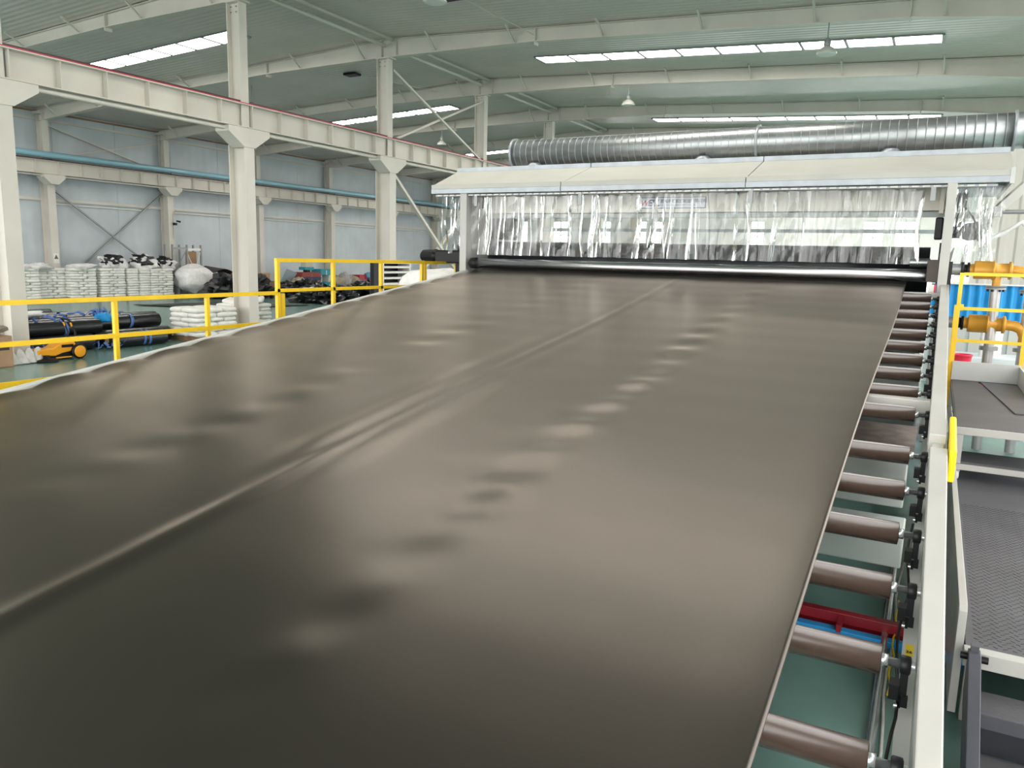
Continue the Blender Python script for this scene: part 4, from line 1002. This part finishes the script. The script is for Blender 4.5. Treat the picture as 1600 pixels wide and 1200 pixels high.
b.tube([(WX-.22, WY-.02, .80), (WX-.24, WY-.08, .86), (WX-.46, WY-.08, .86), (WX-.48, WY-.02, .80)], .018, 8); b.build('handle', 'black_metal', t)
b = MB()
for dx in (-.22, -.48): b.tube([(WX+dx, WY-.03, .78), (WX+dx, WY+.0, .70)], .022, 8)
b.build('grip', 'orange', t)

# cardboard box and foam corner pieces by the first column
t = thing('cardboard_box', 'brown cardboard box at the left picture edge beside the column foot', 'box', (-16.5, 8.45, 0))
b = MB(); b.box((-16.85, 8.0, 0), (-16.25, 8.92, .62)); b.build('carton', 'cardboard', t, bevel=.01)
MB().box((-16.86, 8.42, .621), (-16.24, 8.5, .625)).build('tape', 'tan_board', t); b = MB(); b.box((-16.249, 8.55, .34), (-16.246, 8.85, .40)); b.build('printed_mark', 'brown_dark', t)
lump((-16.55, 8.5, .72), (.3, .4, .1), 80, .6, 2.2, 18, 8, .8, False, .3).build('wrapping', 'tan_sack', t)
for i in range(4):
    y = 9.0 + i*.16; x = -16.32 - .03*i; lean = .04*(i-1)
    def leaf(u, v, y=y, x=x, lean=lean, i=i):
        s = math.sin(PI*min(.98, max(.02, u)))**.6
        zz = .02+.30*(v)*s; return (x+.02*math.sin(u*7+i)-.10*v*v, y+(u-.5)*.24+lean*v, zz)
    b = MB(); b.grid(leaf, 12, 6); b.grid(lambda u, v: tuple(a_+c_ for a_, c_ in zip(leaf(u, v), (-.025, .02, 0))), 12, 6)
    o = b.build('foam_piece', 'foam_white', at=(x, y, 0)); tag(o, 'curved white foam piece at the column foot, %s from the left' % ORD[i], 'foam', 'foam pieces by the column')

# ------------------------------------------------------------------ black scrap heaps, flat liner
def heap(c, r_, seed, label, name='scrap_heap', nu=70, nv=24, mt='scrap_black', amp=.45):
    b = lump(c, r_, seed, amp, 2.6, nu, nv, .9, True, .30); b.sm = [False]*len(b.sm)
    rp = random.Random(seed)
    for i in range(260):
        a = rp.uniform(0, 2*PI); q = rp.random()**.5
        x = c[0]+r_[0]*q*math.cos(a)*.95; y = c[1]+r_[1]*q*math.sin(a)*.95; z = c[2]+r_[2]*math.sqrt(max(0, 1-q*q))*.95
        d = [Vector((rp.uniform(-.16, .16), rp.uniform(-.2, .2), rp.uniform(-.08, .14))) for _ in range(3)]
        p = Vector((x, y, z)); vs = [p, p+d[0], p+d[0]+d[1], p+d[1]+d[2]*.3]
        b.add([(v_[0], v_[1], max(.01, v_[2])) for v_ in vs], [(0, 1, 2, 3)])
    o = b.build(name, mt, at=(c[0], c[1], 0)); tag(o, label, 'scrap', None, 'stuff'); return o
heap((-32.4, 29.6, .1), (1.3, 1.7, 1.05), 3, 'heap of black film scrap between the sack stacks and a column')
heap((-31.0, 32.9, .05), (1.1, 1.2, .8), 6, 'low heap of black film scrap beside the column')
heap((-27.0, 30.4, .02), (1.4, 1.7, .75), 4, 'glossy black film scrap on the floor behind the raised railing', mt='film_black')
heap((-27.5, 34.4, .02), (1.4, 1.8, .85), 5, 'glossy black film scrap under the colourful clutter', mt='film_black')
heap((-30.2, 38.6, .02), (1.3, 2.0, .7), 8, 'far black film scrap before the red crates', mt='film_black')
def liner(u, v):
    x = -30.3 + u*4.2 + .4*v; y = 21.7 + v*4.4 + u*1.5; return (x, y, .03+.05*abs(noise.noise((x*1.4, y*1.4, 2))) + .03*math.sin(v*9)*u*(1-u))
b = MB(); b.grid(liner, 26, 26); b.grid(lambda u, v: (liner(u, v)[0], liner(u, v)[1], liner(u, v)[2]-.02), 26, 26)
o = b.build('liner_sheet', 'mat_black', at=(-28, 24, 0)); tag(o, 'flat crumpled dark liner sheet on the floor before the stacks', 'liner')
o = lump((-27.3, 29.6, .66), (.12, .75, .10), 41, .8, 2.6, 24, 8, .8, False, .5).build('white_wrap', 'white_film', at=(-27.3, 29.6, .6)); tag(o, 'strip of white wrap on the glossy black scrap', 'wrap')

# ------------------------------------------------------------------ rack, boards, boxes beside the wall
t = thing('pallet_rack', 'grey steel rack frame standing against the wall behind the bulk bags', 'rack', (-35.6, 28.6, 0))
for y in (27.85, 28.75, 29.65):
    for x in (-36.0, -35.4): MB().box((x-.04, y-.04, 0), (x+.04, y+.04, 2.7)).build('upright', 'steel_grey', t)
MB().box((-35.45, 27.89, 2.45), (-35.37, 28.71, 2.55)).build('beam', 'steel_grey', t); MB().box((-35.45, 28.79, 2.4), (-35.37, 29.61, 2.52)).build('beam', 'label_white', t)
MB().beam((-35.4, 27.9, 1.2), (-35.4, 28.7, 2.4), .04, .03).build('diagonal', 'steel_grey', t); MB().beam((-35.4, 28.75, 2.3), (-35.4, 29.2, 1.3), .04, .03).build('diagonal', 'label_white', t); MB().beam((-35.4, 29.2, 1.3), (-35.4, 29.6, 2.3), .04, .03).build('diagonal', 'label_white', t)
MB().box((-35.75, 28.9, .6), (-35.7, 29.6, 2.35)).build('board', 'tan_board', t)
t = thing('covered_table', 'table under a dark sagging cover beside the wall', 'table', (-35.5, 31.5, 0))
def cov(u, v): return (-36.4+v*1.5, 29.9+u*3.6, 1.15+.45*math.exp(-((u-.25)/.2)**2)*(1-.3*v)-.1*u)
b = MB(); b.grid(cov, 20, 8); b.grid(lambda u, v: (cov(u, v)[0], cov(u, v)[1], cov(u, v)[2]-.04), 20, 8); b.build('cover', 'brown_dark', t)
MB().box((-36.3, 30.0, .95), (-34.8, 33.6, 1.05)).build('top', 'tan_board', t)
for x, y in ((-36.2, 30.2), (-34.95, 30.2), (-36.2, 33.4), (-34.95, 33.4)): MB().box((x-.06, y-.06, 0), (x+.06, y+.06, .95)).build('leg', 'wood', t)
for i, (x, ya, yb, z0, z1, mt) in enumerate(((-34.6, 31.3, 32.6, 0, .85, 'tan_board'), (-34.4, 30.3, 31.1, .3, .75, 'cardboard'), (-34.5, 32.7, 33.8, 0, .7, 'cardboard'))):
    t = thing('storage_box', ('tan wooden box before the covered table', 'small brown carton above the black scrap', 'brown carton right of the tan box')[i], 'box', (x, ya, 0), 'boxes beside the wall')
    MB().box((x-.4, ya, z0), (x+.3, yb, z1)).build('body', mt, t, bevel=.01); MB().box((x-.42, ya-.02, z1), (x+.32, yb+.02, z1+.05)).build('lid', 'wood', t)
    if i == 1: MB().box((x-.4, ya, 0), (x+.3, yb, z0-.005)).build('plinth', 'wood', t)
t = thing('ring_core', 'brown cardboard ring lying on the black scrap', 'ring', (-33.6, 29.9, .9))
b = MB(); b.tube([(-33.0, 29.9+.42*math.cos(a), .98+.34*math.sin(a)) for a in [i*2*PI/24 for i in range(25)]], .06, 8); b.build('ring', 'brick_red', t)

# ------------------------------------------------------------------ colourful clutter by the wall
def crate(name, label, x, ya, yb, z0, z1, mt, d=.7, lidm=None, cat='box', feet=True):
    t = thing(name, label, cat, (x, (ya+yb)/2, 0), 'clutter by the wall')
    MB().box((x-d, ya, z0), (x, yb, z1)).build('body', mt, t, bevel=.015)
    MB().box((x-d-.01, ya-.01, z1-.06), (x+.012, yb+.01, z1+.012)).build('lid', lidm or mt, t)
    MB().box((x, (ya+yb)/2-.03, z0), (x+.012, (ya+yb)/2+.03, z1-.06)).build('strap', 'label_white' if 'teal' in mt else 'wood', t)
    return t
XK = -33.0
crate('carton', 'upright tan board panel left of the clutter', XK, 31.5, 32.3, .0, 1.25, 'tan_board', .15)
crate('storage_bin', 'dark navy bin at the left of the clutter', XK+.3, 32.9, 33.5, .0, .73, 'navy', .5, cat='bin')
t = thing('leaning_panel', 'blue grey flat panel leaning against the clutter', 'panel', (XK, 34, 0)); MB().prism([(33.25, .55), (34.0, .42), (34.75, 1.25), (33.95, 1.48)], 0, XK-.35, XK-.30).build('sheet', 'blue_grey', t); MB().box((XK-.3, 33.3, 0), (XK, 34.2, .5)).build('prop', 'wood', t)
crate('carton', 'long low brown carton at the base of the clutter', XK+.2, 34.3, 36.3, .0, .5, 'cardboard', .8)
crate('carton', 'brown carton second from the floor in the clutter', XK+.1, 34.8, 36.3, .515, .79, 'wood', .8)
crate('carton', 'navy carton below the red one in the clutter', XK+.05, 34.8, 36.4, .81, .99, 'navy', .8)
crate('carton', 'brick red carton on top of the clutter stack', XK+.05, 34.8, 36.4, 1.01, 1.28, 'brick_red', .8)
t = thing('bench_machine', 'beige and teal bench machine on top of the red carton', 'machine', (XK-.3, 35.5, 1.3))
MB().box((XK-.6, 35.2, 1.42), (XK-.1, 35.95, 1.60)).build('base', 'teal', t); MB().box((XK-.55, 35.3, 1.60), (XK-.15, 35.9, 1.86)).build('head', 'beige_case', t); MB().box((XK-.5, 35.45, 1.295), (XK-.2, 35.75, 1.415)).build('foot', 'black_metal', t)
MB().lathe((XK-.35, 35.95, 1.70), (0, 1, 0), [(0, .05), (.12, .05)], 10).build('spindle', 'steel_grey', t)
crate('carton', 'teal flat carton with white legs beside the red carton', XK, 36.45, 37.4, 1.12, 1.46, 'teal', .8)
t = thing('trestle', 'pale trestle carrying the teal flat carton', 'stand', (XK, 36.9, 0)); 
for y in (36.55, 37.25): MB().box((XK-.7, y-.03, 0), (XK-.05, y+.03, 1.115)).build('leg', 'label_white', t)
crate('carton', 'teal carton with white straps on the floor of the clutter', XK+.35, 36.35, 37.25, .0, .68, 'teal', .6)
def cl_bag(label, x, y, z, r_, mt, seed):
    o = lump((x, y, z), r_, seed, .35, 1.9, 18, 10, .8, True, .1).build('stuffed_bag', mt, at=(x, y, 0)); tag(o, label, 'bag', 'clutter by the wall')
cl_bag('tan stuffed bag left of the carton stack', XK+.2, 34.3, .45, (.4, .55, .55), 'tan_sack', 51)
cl_bag('dark tan bundle behind the leaning panel', XK+.1, 33.7, .35, (.4, .45, .4), 'tan_sack', 52)
for i, (y, z, r_, mt, lab) in enumerate(((37.9, .5, .55, 'tan_sack', 'tan bag right of the teal carton'), (38.5, .6, .6, 'grey_sack', 'pale grey bag in the middle of the heap'), (39.2, .55, .55, 'tan_sack', 'brown bag at the heap top'), (38.2, .2, .4, 'grey_sack', 'low grey bundle in the heap'), (39.6, .3, .4, 'brown_dark', 'dark bundle in the heap'))):
    cl_bag(lab, XK+.1*i, y, z, (.45, .5, r_), mt, 60+i)
cl_bag('blue and white bag before the red crates', XK+.5, 39.9, .4, (.4, .5, .38), 'light_blue', 66); cl_bag('small teal bag above the blue one', XK+.3, 39.6, .62, (.3, .35, .22), 'teal', 67)
cl_bag('cream bag below the red crates', XK+.5, 40.8, .36, (.4, .45, .38), 'beige_case', 68); cl_bag('tall teal bag at the right of the clutter', XK+.3, 42.0, .6, (.35, .4, .72), 'teal', 69)
cl_bag('white bundle below the teal bag', XK+.7, 41.6, .3, (.35, .4, .32), 'foam_white', 70); cl_bag('purple grey bag between the red crates', XK+.1, 40.9, 1.05, (.3, .3, .22), 'light_blue', 71)
crate('plastic_crate', 'left red plastic crate in the clutter', XK+.1, 39.95, 40.75, .72, 1.1, 'crate_red', .6, cat='crate'); crate('plastic_crate', 'right red plastic crate in the clutter', XK+.1, 40.85, 41.7, .72, 1.08, 'crate_red', .6, cat='crate')
crate('carton', 'long carton carrying the red crates', XK, 39.9, 41.75, .0, .70, 'cardboard', .6)

# ------------------------------------------------------------------ white rack by the third column and bits
t = thing('tool_rack', 'white shelf rack with dark slots standing before the third column', 'rack', (-15.2, 20.0, 0))
for y in (19.35, 20.75): MB().box((-15.5, y-.03, 0), (-15.0, y+.03, 2.2)).build('side', 'label_white', t)
MB().box((-15.52, 19.38, .05), (-15.48, 20.72, 2.18)).build('back', 'black_metal', t)
for z in (.4, .8, 1.2, 1.52, 1.70, 1.88, 2.04, 2.18): MB().box((-15.48, 19.38, z-.03), (-14.99, 20.72, z+.03)).build('shelf', 'label_white', t)
MB().box((-15.2, 18.95, .9), (-15.05, 19.3, 2.16)).build('side_cabinet', 'black_metal', t); MB().box((-15.2, 18.95, 0), (-15.05, 19.3, .895)).build('side_base', 'beige_case', t)
crate('green_bin', 'green bin right of the white shelf rack', -14.2, 20.6, 21.5, 0, 1.25, 'green_bin', .5, cat='bin')
crate('brown_cabinet', 'dark brown cabinet right of the white shelf rack', -14.6, 22.0, 23.2, 0, 2.0, 'brown_dark', .5, cat='cabinet')
